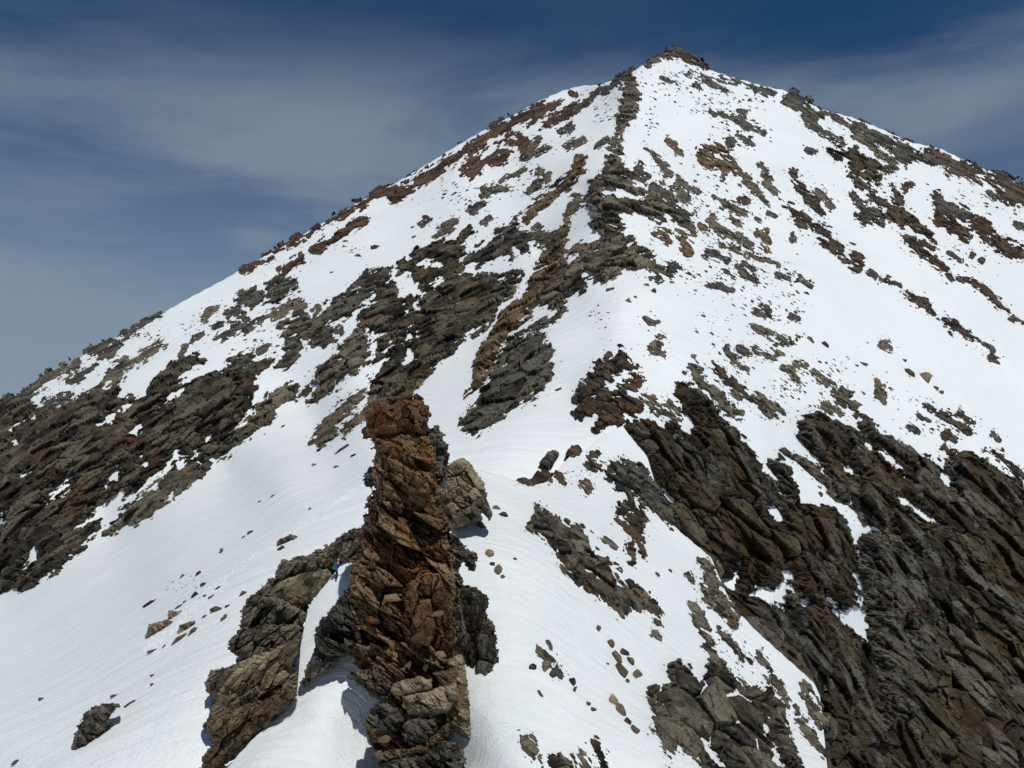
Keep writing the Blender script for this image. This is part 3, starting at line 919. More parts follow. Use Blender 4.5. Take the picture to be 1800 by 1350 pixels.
SH d s 1328 548 4 1352 557 3
SH d s 1215 645 5 1230 650 5
SH g s 1292 690 5 1300 700 4
RC g s 1378 793 4 1400 808 6 1425 822 7 1450 845 8 1475 870 7 1510 895 8 1545 925 9 1582 957 7
NC b s 1010 794 8
NC b s 1039 801 6 1051 797 4
NC b s 1038 820 9 1054 820 6
NC o s 1029 850 10 1034 858 8
NC b s 943 841 4 955 835 6 968 845 5
NC d s 963 811 6 973 799 5
NC b s 918 845 3 934 851 3
NC b s 980 836 6 991 846 5
NF g p 928 931 940 905 944 889 960 900 985 914 1000 924 1020 929 1033 955 1034 971 1060 985 1080 990 1091 1005 1111 1020 1121 1035 1137 1044 1137 1066 1125 1072 1112 1061 1110 1072 1095 1083 1080 1072 1060 1052 1030 1032 1005 1012 985 987 975 962 955 947
NF b s 1145 1060 8 1155 1076 6 1159 1096 4
NF g s 1149 1114 4 1161 1123 3
NF g s 1063 947 3 1075 955 4 1084 963 3
NF g p 915 1292 930 1296 946 1315 954 1348 935 1331 921 1313
NF g p 969 1321 985 1324 1006 1335 1025 1390 969 1390
NF g s 1020 1324 6 1032 1350 9
NF b s 1044 1304 4 1053 1325 6 1064 1350 8
NF g s 948 1144 3 960 1157 6 975 1170 7 986 1187 4
NF g p 1142 1216 1150 1205 1158 1215 1175 1206 1180 1170 1190 1161 1205 1169 1218 1184 1230 1196 1245 1169 1258 1174 1275 1184 1290 1199 1310 1209 1330 1215 1345 1215 1355 1209 1361 1225 1376 1245 1386 1290 1401 1320 1417 1400 1250 1400 1230 1345 1190 1310 1180 1341 1165 1310 1150 1286 1147 1260 1155 1250 1142 1235
NE b p 1088 886 1105 874 1118 889 1130 894 1138 915 1125 937 1110 931 1104 912 1089 906
NE b s 1084 915 3 1100 920 5 1115 935 7 1125 950 6 1129 982 4 ; s 1110 956 7 1111 992 4
NE d s 1210 1010 6 1219 1021 4
NE g p 1231 984 1256 987 1263 1010 1267 1040 1287 1060 1303 1086 1290 1102 1275 1086 1255 1071 1239 1056 1231 1035 1243 1030 1239 1005
NE g s 1214 1063 4 1230 1080 8 1238 1105 8 1245 1130 7 1255 1155 7 1271 1181 5 1281 1192 3
NE g s 1264 1109 4 1280 1125 7 1295 1145 6 1306 1162 3
NE d s 1279 1078 3 1291 1100 4
NE g s 1334 1149 4 1345 1165 6 1356 1179 3
NE g s 1349 1184 4 1365 1200 6 1375 1220 5 1386 1241 3
NE d s 1299 1188 4 1311 1206 4
NE g s 1414 1203 4 1421 1225 6 1431 1246 8 1448 1272 9
NE g s 1408 1268 6 1425 1290 8 1441 1311 8 1453 1328 5
NE d s 1398 1242 5 1404 1254 4
NE d p 1060 831 1075 814 1085 807 1105 811 1125 824 1138 830 1152 850 1167 880 1179 905 1190 928 1165 912 1145 890 1122 876 1090 861 1070 846
NF g s 1165 1375 20'''
# ------------------------------------------------------------------ cliffs
CLIFFS = [
 ('A', 'c', 'broad brown cliff with snow patches at the left edge, below the left skyline', 3.6, 7.0,
  'p -40 725 20 700 45 697 48 715 85 718 120 712 150 700 175 690 205 684 207 700 232 695 250 705 262 680 275 665 300 640 325 625 345 620 358 638 330 650 318 668 312 690 345 668 380 660 425 650 443 652 450 685 440 715 420 745 395 785 380 770 358 778 340 802 318 800 312 790 285 825 255 850 220 872 215 855 190 880 165 900 140 925 180 910 170 935 150 955 125 980 95 1005 65 1022 35 1040 31 1032 52 1000 62 985 50 990 20 1034 -40 1052'),
 ('A', 'q', 'dark cliff dropping below the ridge notch behind the near snow flank', 4.2, 8.0,
  'p 1096 767 1103 745 1128 736 1150 742 1163 752 1180 745 1212 762 1222 748 1205 722 1190 698 1190 672 1210 673 1220 690 1240 697 1262 733 1290 755 1325 797 1350 838 1352 810 1365 803 1382 822 1396 850 1402 890 1440 888 1462 892 1478 912 1492 935 1500 952 1498 990 1505 1060 1530 1130 1560 1250 1560 1420 1380 1420 1300 1250 1200 1050 1130 900 1120 840'),
 ('A', 'q', 'huge dark cliff filling the lower right corner under the right snow face', 4.5, 9.0,
  'p 1402 760 1405 735 1415 728 1445 730 1470 742 1495 755 1505 745 1515 738 1508 726 1520 725 1545 750 1570 770 1600 785 1615 800 1640 810 1655 825 1665 820 1668 800 1690 797 1710 797 1735 812 1760 830 1800 852 1900 900 1900 1420 1540 1420 1530 1130 1560 1010 1612 978 1570 945 1530 920 1500 890 1470 870 1450 835 1430 800 1410 775'),
 ('A', 'd', 'rounded grey buttress of layered slabs beside the pinkish snow patch', 5.5, 7.0,
  'p 1512 946 1540 930 1560 950 1585 955 1612 978 1635 1010 1650 1050 1665 1100 1660 1150 1640 1200 1620 1290 1570 1300 1540 1230 1528 1150 1516 1110 1520 1060 1505 1000'),
]
# ------------------------------------------------------------------ traced single boulders: surface, x, y, half length, half height, tilt, stone
BOULD = '''A 1600 656 14 7 25 t
A 1628 666 11 11 10 t
A 1645 683 6 4 30 d
A 1654 690 8 4 25 d
A 1025 514 9 8 -30 g
A 1073 510 4 7 20 g
A 1105 530 9 5 -30 g
A 1116 523 6 3 -30 g
A 1150 513 7 6 0 g
A 1137 502 8 4 -10 g
A 1180 497 7 3 5 g
A 1211 482 6 4 20 g
A 982 685 8 3 -25 d
A 1217 627 9 5 25 g
A 1200 655 8 4 30 g
A 1225 584 4 4 0 d
A 1236 556 6 3 20 d
A 1425 599 8 6 25 t
A 1450 606 9 5 30 g
A 1590 634 5 3 20 d
A 1517 640 10 3 32 d
A 1442 870 5 5 0 b
A 1458 869 6 5 20 b
A 1650 808 4 4 0 b
A 1392 413 7 6 15 d
A 1418 516 8 3 22 d
A 1498 429 8 3 30 d
A 390 970 10 4 -38 d
A 440 937 7 4 -30 b
A 428 945 5 3 -30 d
A 320 1014 7 3 -42 d
A 348 1010 9 4 -40 b
A 357 1029 7 5 -40 d
A 343 1047 7 6 -40 b
A 360 1048 4 3 20 d
A 372 1049 8 3 -38 d
A 382 1035 7 3 -30 r
A 263 1062 17 4 -32 b
A 360 1084 6 3 -20 d
A 382 1072 16 6 -20 g
A 400 1066 6 3 -30 d
A 396 1083 5 3 -50 b
A 392 1089 9 4 -38 o
A 325 1058 5 3 -35 d
A 315 1067 8 3 -35 d
A 340 1110 13 6 -35 d
A 312 1127 22 5 -35 r
A 288 1137 6 2 -40 d
A 268 1146 11 4 -30 d
A 425 1045 9 6 -20 g
A 495 965 9 5 -20 g
A 518 946 6 5 -40 d
A 497 750 9 2 -35 b
A 600 792 20 2.5 -33 b
A 622 801 8 3.5 -25 b
A 552 818 8 4 -35 g
A 592 821 8 3 -12 d
A 480 872 6 3 -30 d
A 457 882 4 2 -30 d
A 545 895 5 3 -30 d
A 522 706 4 3 -30 d
A 205 916 14 3 -38 b
A 200 1225 7 4 -25 d
A 225 1240 8 3 -35 d
A 236 1233 7 3 -25 d
A 72 1230 6 4 -15 d
A 28 1341 9 5 -25 d
A 268 1188 4 3 0 d
A 267 1204 4 3 -60 d
A 405 804 6 3 -40 b
A 747 382 7 4 -5 r
A 725 400 5 3 -5 r
A 662 434 8 4 -5 r
A 658 437 10 4 5 b
A 630 450 14 3 5 d
A 583 479 5 2 0 d
A 527 513 5 2 -10 d
A 728 417 5 3 -20 d
B 1052 1106 6 7 30 d
B 1074 1135 9 9 30 g
B 1085 1160 7 14 -20 g
B 1097 1147 13 6 10 g
B 1110 1163 11 8 40 g
B 1117 1185 13 11 35 g
B 1090 1180 8 13 -20 o
B 1103 1198 5 5 30 d
B 1078 1232 11 11 10 t
B 1092 1251 12 11 20 t
B 1103 1268 8 6 30 g
B 1118 1285 13 6 42 g
B 957 1172 13 10 20 g
B 970 1182 10 9 30 g
B 936 1174 8 8 45 g
B 963 1130 6 5 40 d
B 967 1138 6 6 0 d
B 1006 1198 8 7 50 g
B 1011 1212 4 6 40 g
B 1034 1238 5 4 30 d
B 1043 1248 6 4 30 d
B 949 1219 4 7 -30 d
B 1068 1167 4 2 30 d
B 875 1005 10 9 35 t
B 866 992 6 5 30 d
B 885 1015 6 4 30 t
B 858 975 8 9 60 t
B 905 983 4 3 30 d
B 1030 874 3 2 30 d
B 1049 965 5 4 0 b
B 1155 1011 3 5 -20 d
B 1178 1004 3 4 -20 d
B 1040 935 6 2 45 d
B 870 893 9 6 30 g
B 884 905 9 7 40 g
B 853 902 6 10 -20 g
B 845 925 6 10 -30 d
B 1340 1140 3 3 20 d
B 1316 1163 4 8 -25 g'''
# ------------------------------------------------------------------ small stones melting out: surface, x, y, spread x, spread y, count, size range, tilt, label
SCAT = [
 ('A', 1195, 145, 55, 26, 60, 1.2, 3.6, 20, 'small dark stone in the snow just below the pointed summit'),
 ('A', 1300, 178, 80, 28, 55, 1.2, 3.6, 22, 'small dark stone in the snow below the right summit shoulder'),
 ('A', 1228, 190, 26, 14, 22, 1.2, 3.0, 20, 'small dark stone in the speckled patch under the summit stones'),
 ('A', 1290, 232, 48, 24, 34, 1.2, 4.0, 28, 'small stone above the big domed outcrop of the upper right face'),
 ('A', 1140, 190, 16, 50, 26, 1.2, 3.4, 15, 'small stone right beside the narrow rocky summit crest'),
 ('A', 1065, 190, 20, 34, 24, 1.4, 3.6, -25, 'small stone left beside the narrow rocky summit crest'),
 ('A', 1200, 345, 56, 48, 64, 1.4, 4.4, 32, 'small grey stone on the right flank of the main ridge crest'),
 ('A', 1275, 420, 60, 44, 64, 1.4, 4.4, 30, 'small grey stone between the long streaks right of the main ridge'),
 ('A', 1335, 478, 62, 26, 46, 1.2, 3.8, 30, 'small stone below the long brown streak right of the main ridge'),
 ('A', 1245, 495, 40, 22, 34, 1.2, 4.0, 18, 'small stone at the top of the snow shoulder below the ridge rocks'),
 ('A', 1350, 540, 62, 36, 56, 1.2, 4.0, 30, 'small stone on the snow of the ridge shoulder'),
 ('A', 1310, 625, 56, 24, 40, 1.2, 4.4, 30, 'small stone among the outcrops above the ridge notch'),
 ('A', 1388, 680, 36, 26, 48, 1.2, 3.6, 30, 'small stone in the speckled strip above the dark cliffs'),
 ('A', 1470, 655, 60, 40, 34, 1.2, 3.8, 30, 'small stone on the snow above the right cliffs'),
 ('A', 1570, 690, 50, 30, 20, 1.2, 4.0, 30, 'small stone near the two tan boulders of the right face'),
 ('A', 1450, 725, 26, 18, 20, 1.2, 3.6, 35, 'small stone at the upper edge of the right cliffs'),
 ('A', 1650, 740, 50, 24, 22, 1.2, 4.0, 32, 'small stone in the lower part of the right snow face'),
 ('A', 250, 586, 40, 16, 26, 1.2, 3.4, -25, 'small stone near the lower left skyline'),
 ('A', 340, 575, 30, 20, 18, 1.2, 3.2, -28, 'small stone on the snow of the left face'),
 ('A', 612, 437, 26, 12, 12, 1.2, 4.0, -5, 'small stone on the smooth upper left snowfield'),
 ('A', 462, 612, 34, 26, 34, 1.2, 4.0, -25, 'small stone in the boulder band of the left face'),
 ('A', 820, 345, 70, 22, 40, 1.2, 3.8, -28, 'small stone on the rocky rib left of the main ridge'),
 ('A', 920, 320, 40, 22, 24, 1.2, 3.8, -25, 'small stone on the upper snow left of the main ridge'),
 ('A', 75, 690, 24, 8, 14, 1.2, 3.0, -20, 'small stone at the foot of the lower left skyline rocks'),
 ('A', 1560, 330, 30, 30, 16, 1.2, 4.0, 30, 'small stone in the middle of the upper right face'),
 ('A', 1710, 352, 50, 26, 26, 1.4, 4.4, 25, 'small stone below the right skyline ridge'),
 ('A', 1690, 455, 50, 24, 20, 1.2, 4.0, 32, 'small stone between the rust ribs of the right face'),
 ('A', 1420, 330, 30, 24, 12, 1.2, 3.8, 25, 'small stone beside the dark ribs high on the right face'),
 ('A', 1060, 565, 24, 40, 12, 1.2, 3.0, -25, 'small stone in the snow bowl below the ridge rocks'),
 ('A', 955, 640, 20, 50, 26, 1.2, 4.0, -30, 'small stone beside the dark wall of the snow bowl'),
 ('A', 330, 1030, 46, 20, 16, 1.0, 2.6, -35, 'small stone among the boulders on the left snowfield'),
 ('A', 560, 690, 40, 40, 10, 1.2, 3.0, -30, 'small stone on the snow left of the pinnacle top'),
 ('A', 1250, 560, 30, 30, 10, 1.2, 2.8, 20, 'small stone on the crest of the snow shoulder'),
 ('B', 1240, 1020, 14, 30, 14, 1.2, 3.4, 50, 'small stone by the far edge of the near snow flank'),
 ('B', 1330, 1180, 40, 40, 14, 1.2, 3.4, 50, 'small stone on the lower strip of the near snow flank'),
 ('B', 1000, 835, 50, 14, 12, 1.2, 3.0, -10, 'small stone on the snow crest behind the pinnacle'),
]
# ------------------------------------------------------------------ build the outcrops
COLW = {'g': 'grey-brown', 'd': 'dark grey', 'b': 'dark brown', 'r': 'rust-red', 'o': 'orange-brown', 'c': 'brown', 't': 'tan'}
ORD = ['highest', 'second highest', 'third highest', 'fourth highest', 'fifth highest', 'sixth highest', 'seventh highest', 'eighth highest', 'ninth highest', 'tenth highest',
       'eleventh highest', 'twelfth highest', 'thirteenth highest', 'fourteenth highest', 'fifteenth highest', 'sixteenth highest', 'seventeenth highest', 'eighteenth highest', 'nineteenth highest', 'twentieth highest']
def ordw(i):
    if i < 20: return ORD[i]
    tens = {2: 'twenty', 3: 'thirty', 4: 'forty'}[(i + 1) // 10]
    u = (i + 1) % 10
    return (tens.replace('ty', 'tieth') if u == 0 else tens + '-' + ['', 'first', 'second', 'third', 'fourth', 'fifth', 'sixth', 'seventh', 'eighth', 'ninth'][u]) + ' highest'
near_regions = {'NC', 'NF', 'NE'}
recs = []
for k, line in enumerate(OUT.split('\n')):
    reg, pal, shp = line.split(' ', 2)
    sh = parse_shapes(shp)
    bb = shapes_bbox(sh)
    recs.append((reg, pal, shp, bb, k))
rank = {}
for reg in PLACE:
    rs_ = sorted([r for r in recs if r[0] == reg], key=lambda r: r[3][1] + r[3][3])
    for i, r in enumerate(rs_):
        rank[r[4]] = (i, len(rs_))
def lower(shp, dy):
    out = []
    for kk, pts in parse_shapes(shp):
        out.append(kk + ' ' + ' '.join(' '.join(str(v + (dy if q == 1 else 0)) for q, v in enumerate(p)) for p in pts))
    return ' ; '.join(out)
for reg, pal, shp, bb, k in recs:
    if reg in ('LS', 'RK'): shp = lower(shp, 6)
    elif reg == 'RS': shp = lower(shp, 9 if shp[0] == 'p' else 4)
    elif reg == 'SU' and shp[0] == 's': shp = lower(shp, 2)
    which = 'B' if reg in near_regions else 'A'
    o = ground_rock('rock_outcrop', shp, which, MAT[pal], 100 + k * 7, step=1.6 if which == 'A' else 1.4, hf=1.0 if (reg == 'SU' and shp[0] == 'p') else 0.45 if reg in ('LS', 'RS', 'RK', 'SU') else 1.0)
    if o is None: continue
    w, h = bb[2] - bb[0], bb[3] - bb[1]
    shape = ('long ' if max(w, h) > 70 else 'small ' if max(w, h) < 26 else '')
    noun = 'rock mass' if min(w, h) > 70 else 'rock rib' if shape == 'long ' else 'outcrop'
    i, n = rank[k]
    lab = f"{shape}{COLW[pal]} {noun} {PLACE[reg]}"
    lab += '' if n == 1 else f", {ordw(i)}"
    tag(o, lab, 'rock outcrop', 'rock outcrops ' + PLACE[reg])

# angular blocks that are parts of the cliffs
BLK = {}
for pal in 'gdbctopq':
    BLK[pal] = [hull_mesh('rock_block', 900 + 13 * j + ord(pal), MAT[pal], (1, 0.72, 0.42), 14) for j in range(6)]
def place_block(name, me, which, px, py, half, halfh, ang, parent=None, lift=0.2, jitter=0.3, rs=random, pre=None):
    if pre is None:
        P, n = surf_n(which, np.array([px]), np.array([py]))
        P = P[0]; n = n[0]
        P2 = surf(which, [px + 2 * math.cos(math.radians(ang))], [py + 2 * math.sin(math.radians(ang))])[0]
    else:
        P, n, P2 = pre
    cd = -P / np.linalg.norm(P)
    nn = n + 0.35 * cd; nn /= np.linalg.norm(nn)
    vn = Vector(nn); vx = Vector(P2 - P); vx = (vx - vn * vx.dot(vn)).normalized()
    R = Matrix((vx, vn.cross(vx), vn)).transposed()
    mpp = P[1] / FOC
    a = half * mpp; b = max(halfh * mpp * 1.25, 0.25 * a)
    R = R @ Matrix.Rotation(rs.uniform(-jitter, jitter), 3, 'X') @ Matrix.Rotation(rs.uniform(-jitter, jitter), 3, 'Y') @ Matrix.Rotation(rs.uniform(-jitter, jitter) * 0.6, 3, 'Z')
    M4 = Matrix.Translation(Vector(P + nn * b * lift)) @ R.to_4x4() @ Matrix.Diagonal((a, b / 0.72, b / 0.42 * 0.8, 1))
    o = bpy.data.objects.new(name, me); COL.objects.link(o)
    if parent is not None:
        o.parent = parent
        M4 = Matrix.Translation(-parent.location) @ M4
    o.matrix_basis = M4
    return o
for ci, (which, pal, lab, H, S, shp) in enumerate(CLIFFS):
    o = ground_rock('rock_cliff', shp, which, MAT[pal], 5000 + ci * 61, H=H, S=S, step=1.8, octs=3, decay=0.66, M=strata(0.8, (math.pi, 0.15, -0.1, 0.3)[ci], 2.5), tilt=35 if ci else -30)
    tag(o, lab, 'cliff', 'cliffs')
    bpy.context.view_layer.update()
    rs = random.Random(ci + 5)
    sh = parse_shapes(shp); bb = shapes_bbox(sh)
    got = 0
    tries = 0
    while got < (60, 60, 80, 20)[ci] and tries < 900:
        tries += 1
        x = rs.uniform(max(bb[0], 0), min(bb[2], 1800)); y = rs.uniform(bb[1], min(bb[3], 1350))
        sd = shapes_sd(sh, np.array([x]), np.array([y]))[0]
        if sd < 16: continue
        if any(shapes_sd(hs[0], np.array([x]), np.array([y]))[0] > -14 for hs in HOLES if hs[1][0] - 20 < x < hs[1][2] + 20): continue
        s = rs.uniform(5, 17)
        place_block('rock_block', rs.choice(BLK[pal]), which, x, y, s, s * 0.5, rs.uniform(20, 60) if ci else rs.uniform(-60, -20), o, lift=H * 0.30, jitter=0.5, rs=rs)
        got += 1

# ------------------------------------------------------------------ free-standing boulders on the left snowfield and behind the pinnacle
def stand(name, lab, shp, D, T, pal, seed, cat='boulder', group=None, **kw):
    o = stand_rock(name, shp, D, T, MAT[pal], seed, **kw)
    return tag(o, lab, cat, group)
def dA(x, y): return float(surf('A', [x], [y])[0][1])
def dB(x, y): return float(surf('B', [x], [y])[0][1])
G = 'boulders on the left snowfield'
stand('boulder', 'big brown boulder alone low on the left snowfield', 'p 125 1312 135 1280 150 1255 175 1236 195 1235 216 1240 201 1255 190 1276 165 1306 150 1319 135 1330', dA(170, 1290), 1.3, 'g', 41, group=G, S=1.1)
stand('boulder', 'blocky tan boulder split in two on the left snowfield', 'p 255 1121 262 1097 295 1089 308 1094 300 1104 280 1113 262 1122', dA(280, 1106), 1.0, 't', 42, group=G, S=0.8, edge=.4)
stand('boulder', 'small cube-like tan boulder resting above the split boulder', 'p 293 1082 297 1073 320 1074 317 1087 300 1091', dA(306, 1082), 0.7, 't', 43, group=G, S=.7, edge=.4)
stand('boulder', 'smooth pointed tan slab right of the split boulder', 'p 310 1119 315 1098 346 1089 332 1108 316 1119', dA(325, 1105), 0.6, 't', 44, group=G, S=1.5, edge=.3, crg=.4)
stand('boulder', 'rounded brown boulder left of the outcrop above the climber', 'p 485 956 492 945 510 939 523 945 519 955 500 963 488 961', dA(505, 950), 0.9, 'g', 45, group=G, S=1, edge=.4)
stand('boulder', 'large grey boulder with rusty edge leaning behind the pinnacle', 'p 772 930 776 822 812 802 821 807 852 847 856 872 846 905 826 925 795 935', 71.6, 2.0, 't', 46, group='boulders behind the pinnacle', S=1.9, crg=.7, edge=.5)
stand('boulder', 'flat broken boulder under the large leaning boulder behind the pinnacle', 'p 798 918 805 903 830 884 850 869 861 885 867 905 860 917 848 903 840 908 826 922 808 928', 69.2, 1.2, 'g', 47, group='boulders behind the pinnacle', S=1.2, edge=.4)

# ------------------------------------------------------------------ the rock pinnacle
pin = bpy.data.objects.new('rock_pinnacle', None); COL.objects.link(pin)
pin.location = rayp(np.array([730.]), np.array([1330.]), np.array([55.]))[0]
tag(pin, 'tall rust-brown rock pinnacle with overhanging cap in the foreground', 'rock pinnacle')
MP = strata(0.66, 0.05, 3.3)
def pp(name, shp, D, T, pal, seed, lab=None, **kw):
    kw.setdefault('S', 1.6); kw.setdefault('crg', 1.25); kw.setdefault('M', MP); kw.setdefault('step', 1.35); kw.setdefault('octs', 4)
    o = stand_rock(name, shp, D, T, MAT[pal], seed, parent=kw.pop('parent', pin), **kw)
    if lab: o['label'] = lab
    return o
cap = pp('cap', 'p 640 746 643 725 660 706 685 712 700 703 735 702 752 718 757 728 752 745 756 760 740 772 720 768 700 774 670 772 655 777 646 770 638 772 636 755', 57.2, 2.7, 'u', 201, 'dark rusty overhanging cap of the pinnacle', S=1.0, M=np.eye(3))
for j, s in enumerate(['s 687 706 8 696 703 7', 's 710 703 8 721 697 6', 's 732 698 6 740 702 5', 's 749 717 6', 's 724 709 9 739 712 8', 's 662 711 7', 's 700 709 7', 's 755 730 5']):
    pp('cap_stone', s, 57.4 + 0.3 * (j % 3), 0.6, 'u', 230 + j, S=0.5, edge=.25, parent=cap)
pp('shoulder', 'p 740 770 752 752 765 744 774 752 780 766 786 780 791 800 789 832 782 856 760 862 745 830', 58.0, 1.5, 'k', 202, 'crumbly dark right shoulder of the pinnacle', S=.8, M=np.eye(3))
pp('column', 'p 655 764 700 758 748 760 764 790 772 840 776 880 786 896 792 920 786 945 798 975 800 1010 806 1040 808 1070 808 1110 800 1140 803 1184 810 1200 812 1250 795 1275 800 1310 740 1345 670 1340 648 1312 640 1275 655 1245 672 1235 655 1206 640 1184 624 1168 615 1140 622 1100 610 1070 612 1010 615 985 630 960 628 935 642 905 646 882 657 862 650 851 648 835 655 815 658 795', 56.8, 2.5, 'p', 203, S=2.9, crg=1.1, edge=1.5, R=46, blocks=2.6, flat=4)
pp('side_knob', 'p 641 850 640 832 652 812 664 828 664 852 652 862', 57.0, .8, 'k', 204, S=.7)
pp('rusty_face', 'p 712 1030 740 1000 775 1005 795 1050 800 1110 790 1150 750 1160 715 1150 705 1100', 54.9, 1.4, 'u', 207, 'rust-red central face of the pinnacle', S=2.0, M=np.diag([1.2, 1, .6]))
pp('left_block', 'p 570 1082 590 1060 605 1041 622 1046 642 1090 642 1140 612 1156 577 1162 552 1152 553 1120 560 1086', 57.0, 1.9, 'k', 208, 'dark block at the left foot of the pinnacle', S=2.6)
pp('ledge_slab', 'p 686 1212 692 1200 735 1188 760 1195 762 1208 740 1216 705 1222 690 1222', 52.1, .7, 't', 220, 'pale tan ledge slab across the pinnacle foot', S=1.4, crg=.5, edge=.5)
pp('ledge_slab', 'p 706 1222 760 1212 800 1195 806 1225 786 1255 742 1262 716 1256', 52.3, 1.0, 't', 221, S=1.6, crg=.6, edge=.5)
pp('ledge_slab', 'p 760 1182 790 1176 806 1180 800 1206 782 1212', 52.3, .7, 'o', 222, S=1.0, crg=.6, edge=.5)
pp('recess_shade', 'p 655 1245 668 1232 700 1240 712 1266 700 1290 672 1290 655 1270', 52.6, 1.0, 'k', 211, S=.9)  # raised piece; its blackish colour paints the shade of a recess
pp('pocket_shade', 'p 708 1272 730 1262 765 1262 772 1280 752 1306 722 1312 708 1300', 51.4, .7, 'k', 212, 'black rock painting the shade of a pocket in the pinnacle base', S=.8)  # no hollow here: pocket's shade is put into the blackish rock colour
pp('lip', 'p 655 1322 700 1318 745 1310 775 1278 790 1262 792 1285 768 1316 735 1334 690 1340 660 1344', 51.3, .8, 'o', 213, S=.9)
pp('lowest_rock', 'p 655 1345 690 1334 740 1326 775 1300 800 1302 815 1312 818 1345 820 1400 660 1400 662 1360', 51.4, 2.0, 'k', 214, 'blackish splintered rock at the lowest end of the pinnacle', S=1.2)
pp('left_ledge', 'p 608 1182 640 1176 672 1168 692 1200 682 1232 655 1228 630 1206 615 1194', 54.6, 1.4, 'g', 215, S=1.1)
pp('lichen_knob', 'p 637 1276 642 1255 655 1242 664 1258 662 1276 648 1280', 51.6, .5, 'g', 216, S=.7, edge=.4)
pp('right_tower', 'p 783 928 805 938 812 958 826 964 838 976 836 1006 822 1002 815 988 806 1002 820 1030 816 1048 795 1052 784 1000', 58.0, 1.4, 'k', 217, 'black knobbly rocks on the right side of the pinnacle', S=.8)
pp('right_buttress', 'p 795 1042 815 1028 835 1030 855 1045 861 1060 856 1076 869 1100 874 1140 876 1170 869 1206 858 1217 840 1202 825 1182 818 1150 800 1132 790 1090', 57.0, 1.5, 'k', 218, 'lobed dark buttress right of the pinnacle', S=2.4, M=np.diag([1.3, 1, .6]))
pp('right_slab', 'p 783 1160 812 1148 820 1180 826 1250 829 1304 800 1288 785 1274 780 1220', 53.8, 1.1, 't', 219, S=1.8, crg=.5, edge=.5)
# loose angular blocks that are parts of the tower
for j, (x, y, s, dd, pal) in enumerate([(690, 790, 12, 55.0, 'p'), (720, 820, 16, 54.9, 'p'), (672, 842, 12, 55.2, 'p'), (735, 872, 13, 55.0, 'p'), (690, 890, 14, 54.9, 'g'), (655, 905, 9, 55.4, 'k'), (748, 930, 12, 54.6, 'p'), (700, 950, 16, 54.4, 'k'), (664, 975, 12, 54.8, 'p'),
        (640, 1010, 13, 54.6, 'p'), (725, 1000, 14, 54.2, 'p'), (690, 1050, 17, 53.6, 'p'), (655, 1090, 16, 53.8, 'p'), (770, 1080, 13, 53.2, 'o'), (735, 1120, 16, 52.6, 'o'), (690, 1135, 14, 53.4, 'p'), (645, 1140, 12, 54, 'k'), (775, 1150, 12, 53, 'p'), (720, 1168, 10, 52.6, 'o'), (750, 1175, 9, 52.4, 'r'),
        (780, 975, 10, 55.2, 'p'), (760, 840, 8, 56.3, 'r'), (688, 735, 10, 55.6, 'r'), (722, 742, 13, 55.4, 'o'), (660, 745, 11, 55.8, 'r'), (676, 1300, 13, 51.4, 'o'), (740, 1225, 13, 51.6, 't'), (838, 1050, 11, 55.9, 'k'), (850, 1120, 11, 55.8, 'k'), (826, 985, 8, 56.9, 'k')]):
    r_ = random.Random(j)
    mpp = dd / FOC
    b = bpy.data.objects.new('rock_block', BLK[{'k': 'd', 'r': 'b', 't': 't', 'o': 'o', 'p': 'p', 'g': 'g'}[pal]][j % 6]); COL.objects.link(b)
    P = rayp(np.array([float(x)]), np.array([float(y)]), np.array([dd]))[0]
    b.parent = pin
    b.matrix_basis = Matrix.Translation(Vector(P) - pin.location) @ Matrix.Rotation(r_.uniform(-.5, .9), 4, 'Y') @ Matrix.Rotation(r_.uniform(-.5, .5), 4, 'X') @ Matrix.Rotation(r_.uniform(-.4, .4), 4, 'Z') @ Matrix.Diagonal((s * mpp, .55, s * mpp * 1.1, 1))

# ------------------------------------------------------------------ slab outcrop on the crest left of the pinnacle
sl = bpy.data.objects.new('slab_outcrop', None); COL.objects.link(sl)
sl.location = rayp(np.array([430.]), np.array([1300.]), np.array([56.]))[0]
tag(sl, 'stacked slab outcrop on the snow crest left of the pinnacle, below the climber', 'rock outcrop')
MS = strata(0.95, 3.0, 2.8)
def ss(name, shp, D, T, pal, seed, lab=None, **kw):
    global pin
    kw.setdefault('S', 3.2); kw.setdefault('M', MS); kw.setdefault('step', 1.4); kw.setdefault('octs', 4)
    o = stand_rock(name, shp, D, T, MAT[pal], seed, parent=sl, **kw)
    if lab: o['label'] = lab
ss('core', 'p 640 930 646 965 600 1003 545 1060 530 1112 520 1180 522 1224 480 1262 450 1292 420 1324 392 1350 372 1410 352 1410 360 1330 378 1300 362 1275 372 1240 362 1208 372 1184 425 1160 402 1140 424 1112 424 1072 442 1046 486 1005 498 986 545 974 590 948', 65.0, 1.4, 'g', 300, S=4.0, edge=1.3, R=45, slant=(0.006, -0.024))
ss('top_ledge', 'p 486 1000 495 985 525 982 545 972 570 965 590 945 615 930 642 924 646 960 624 985 600 1000 560 1006 530 1016 500 1022 480 1022', 66.8, 1.3, 'g', 301, S=2.2)
ss('smooth_slab', 'p 470 1044 490 1022 540 1006 575 1000 588 1012 562 1042 542 1064 520 1070 480 1058', 65.3, .9, 't', 302, 'smooth tan slab next to the climber', S=3.0, crg=.25, edge=.5)
ss('slab', 'p 425 1072 440 1045 470 1030 485 1048 520 1065 546 1075 541 1090 530 1112 510 1108 470 1116 430 1114 420 1092', 63.0, 1.4, 'g', 303)
ss('slab', 'p 397 1127 420 1108 470 1098 530 1098 532 1130 502 1167 470 1184 440 1194 420 1178 425 1157 405 1147', 61.0, 1.5, 'g', 304)
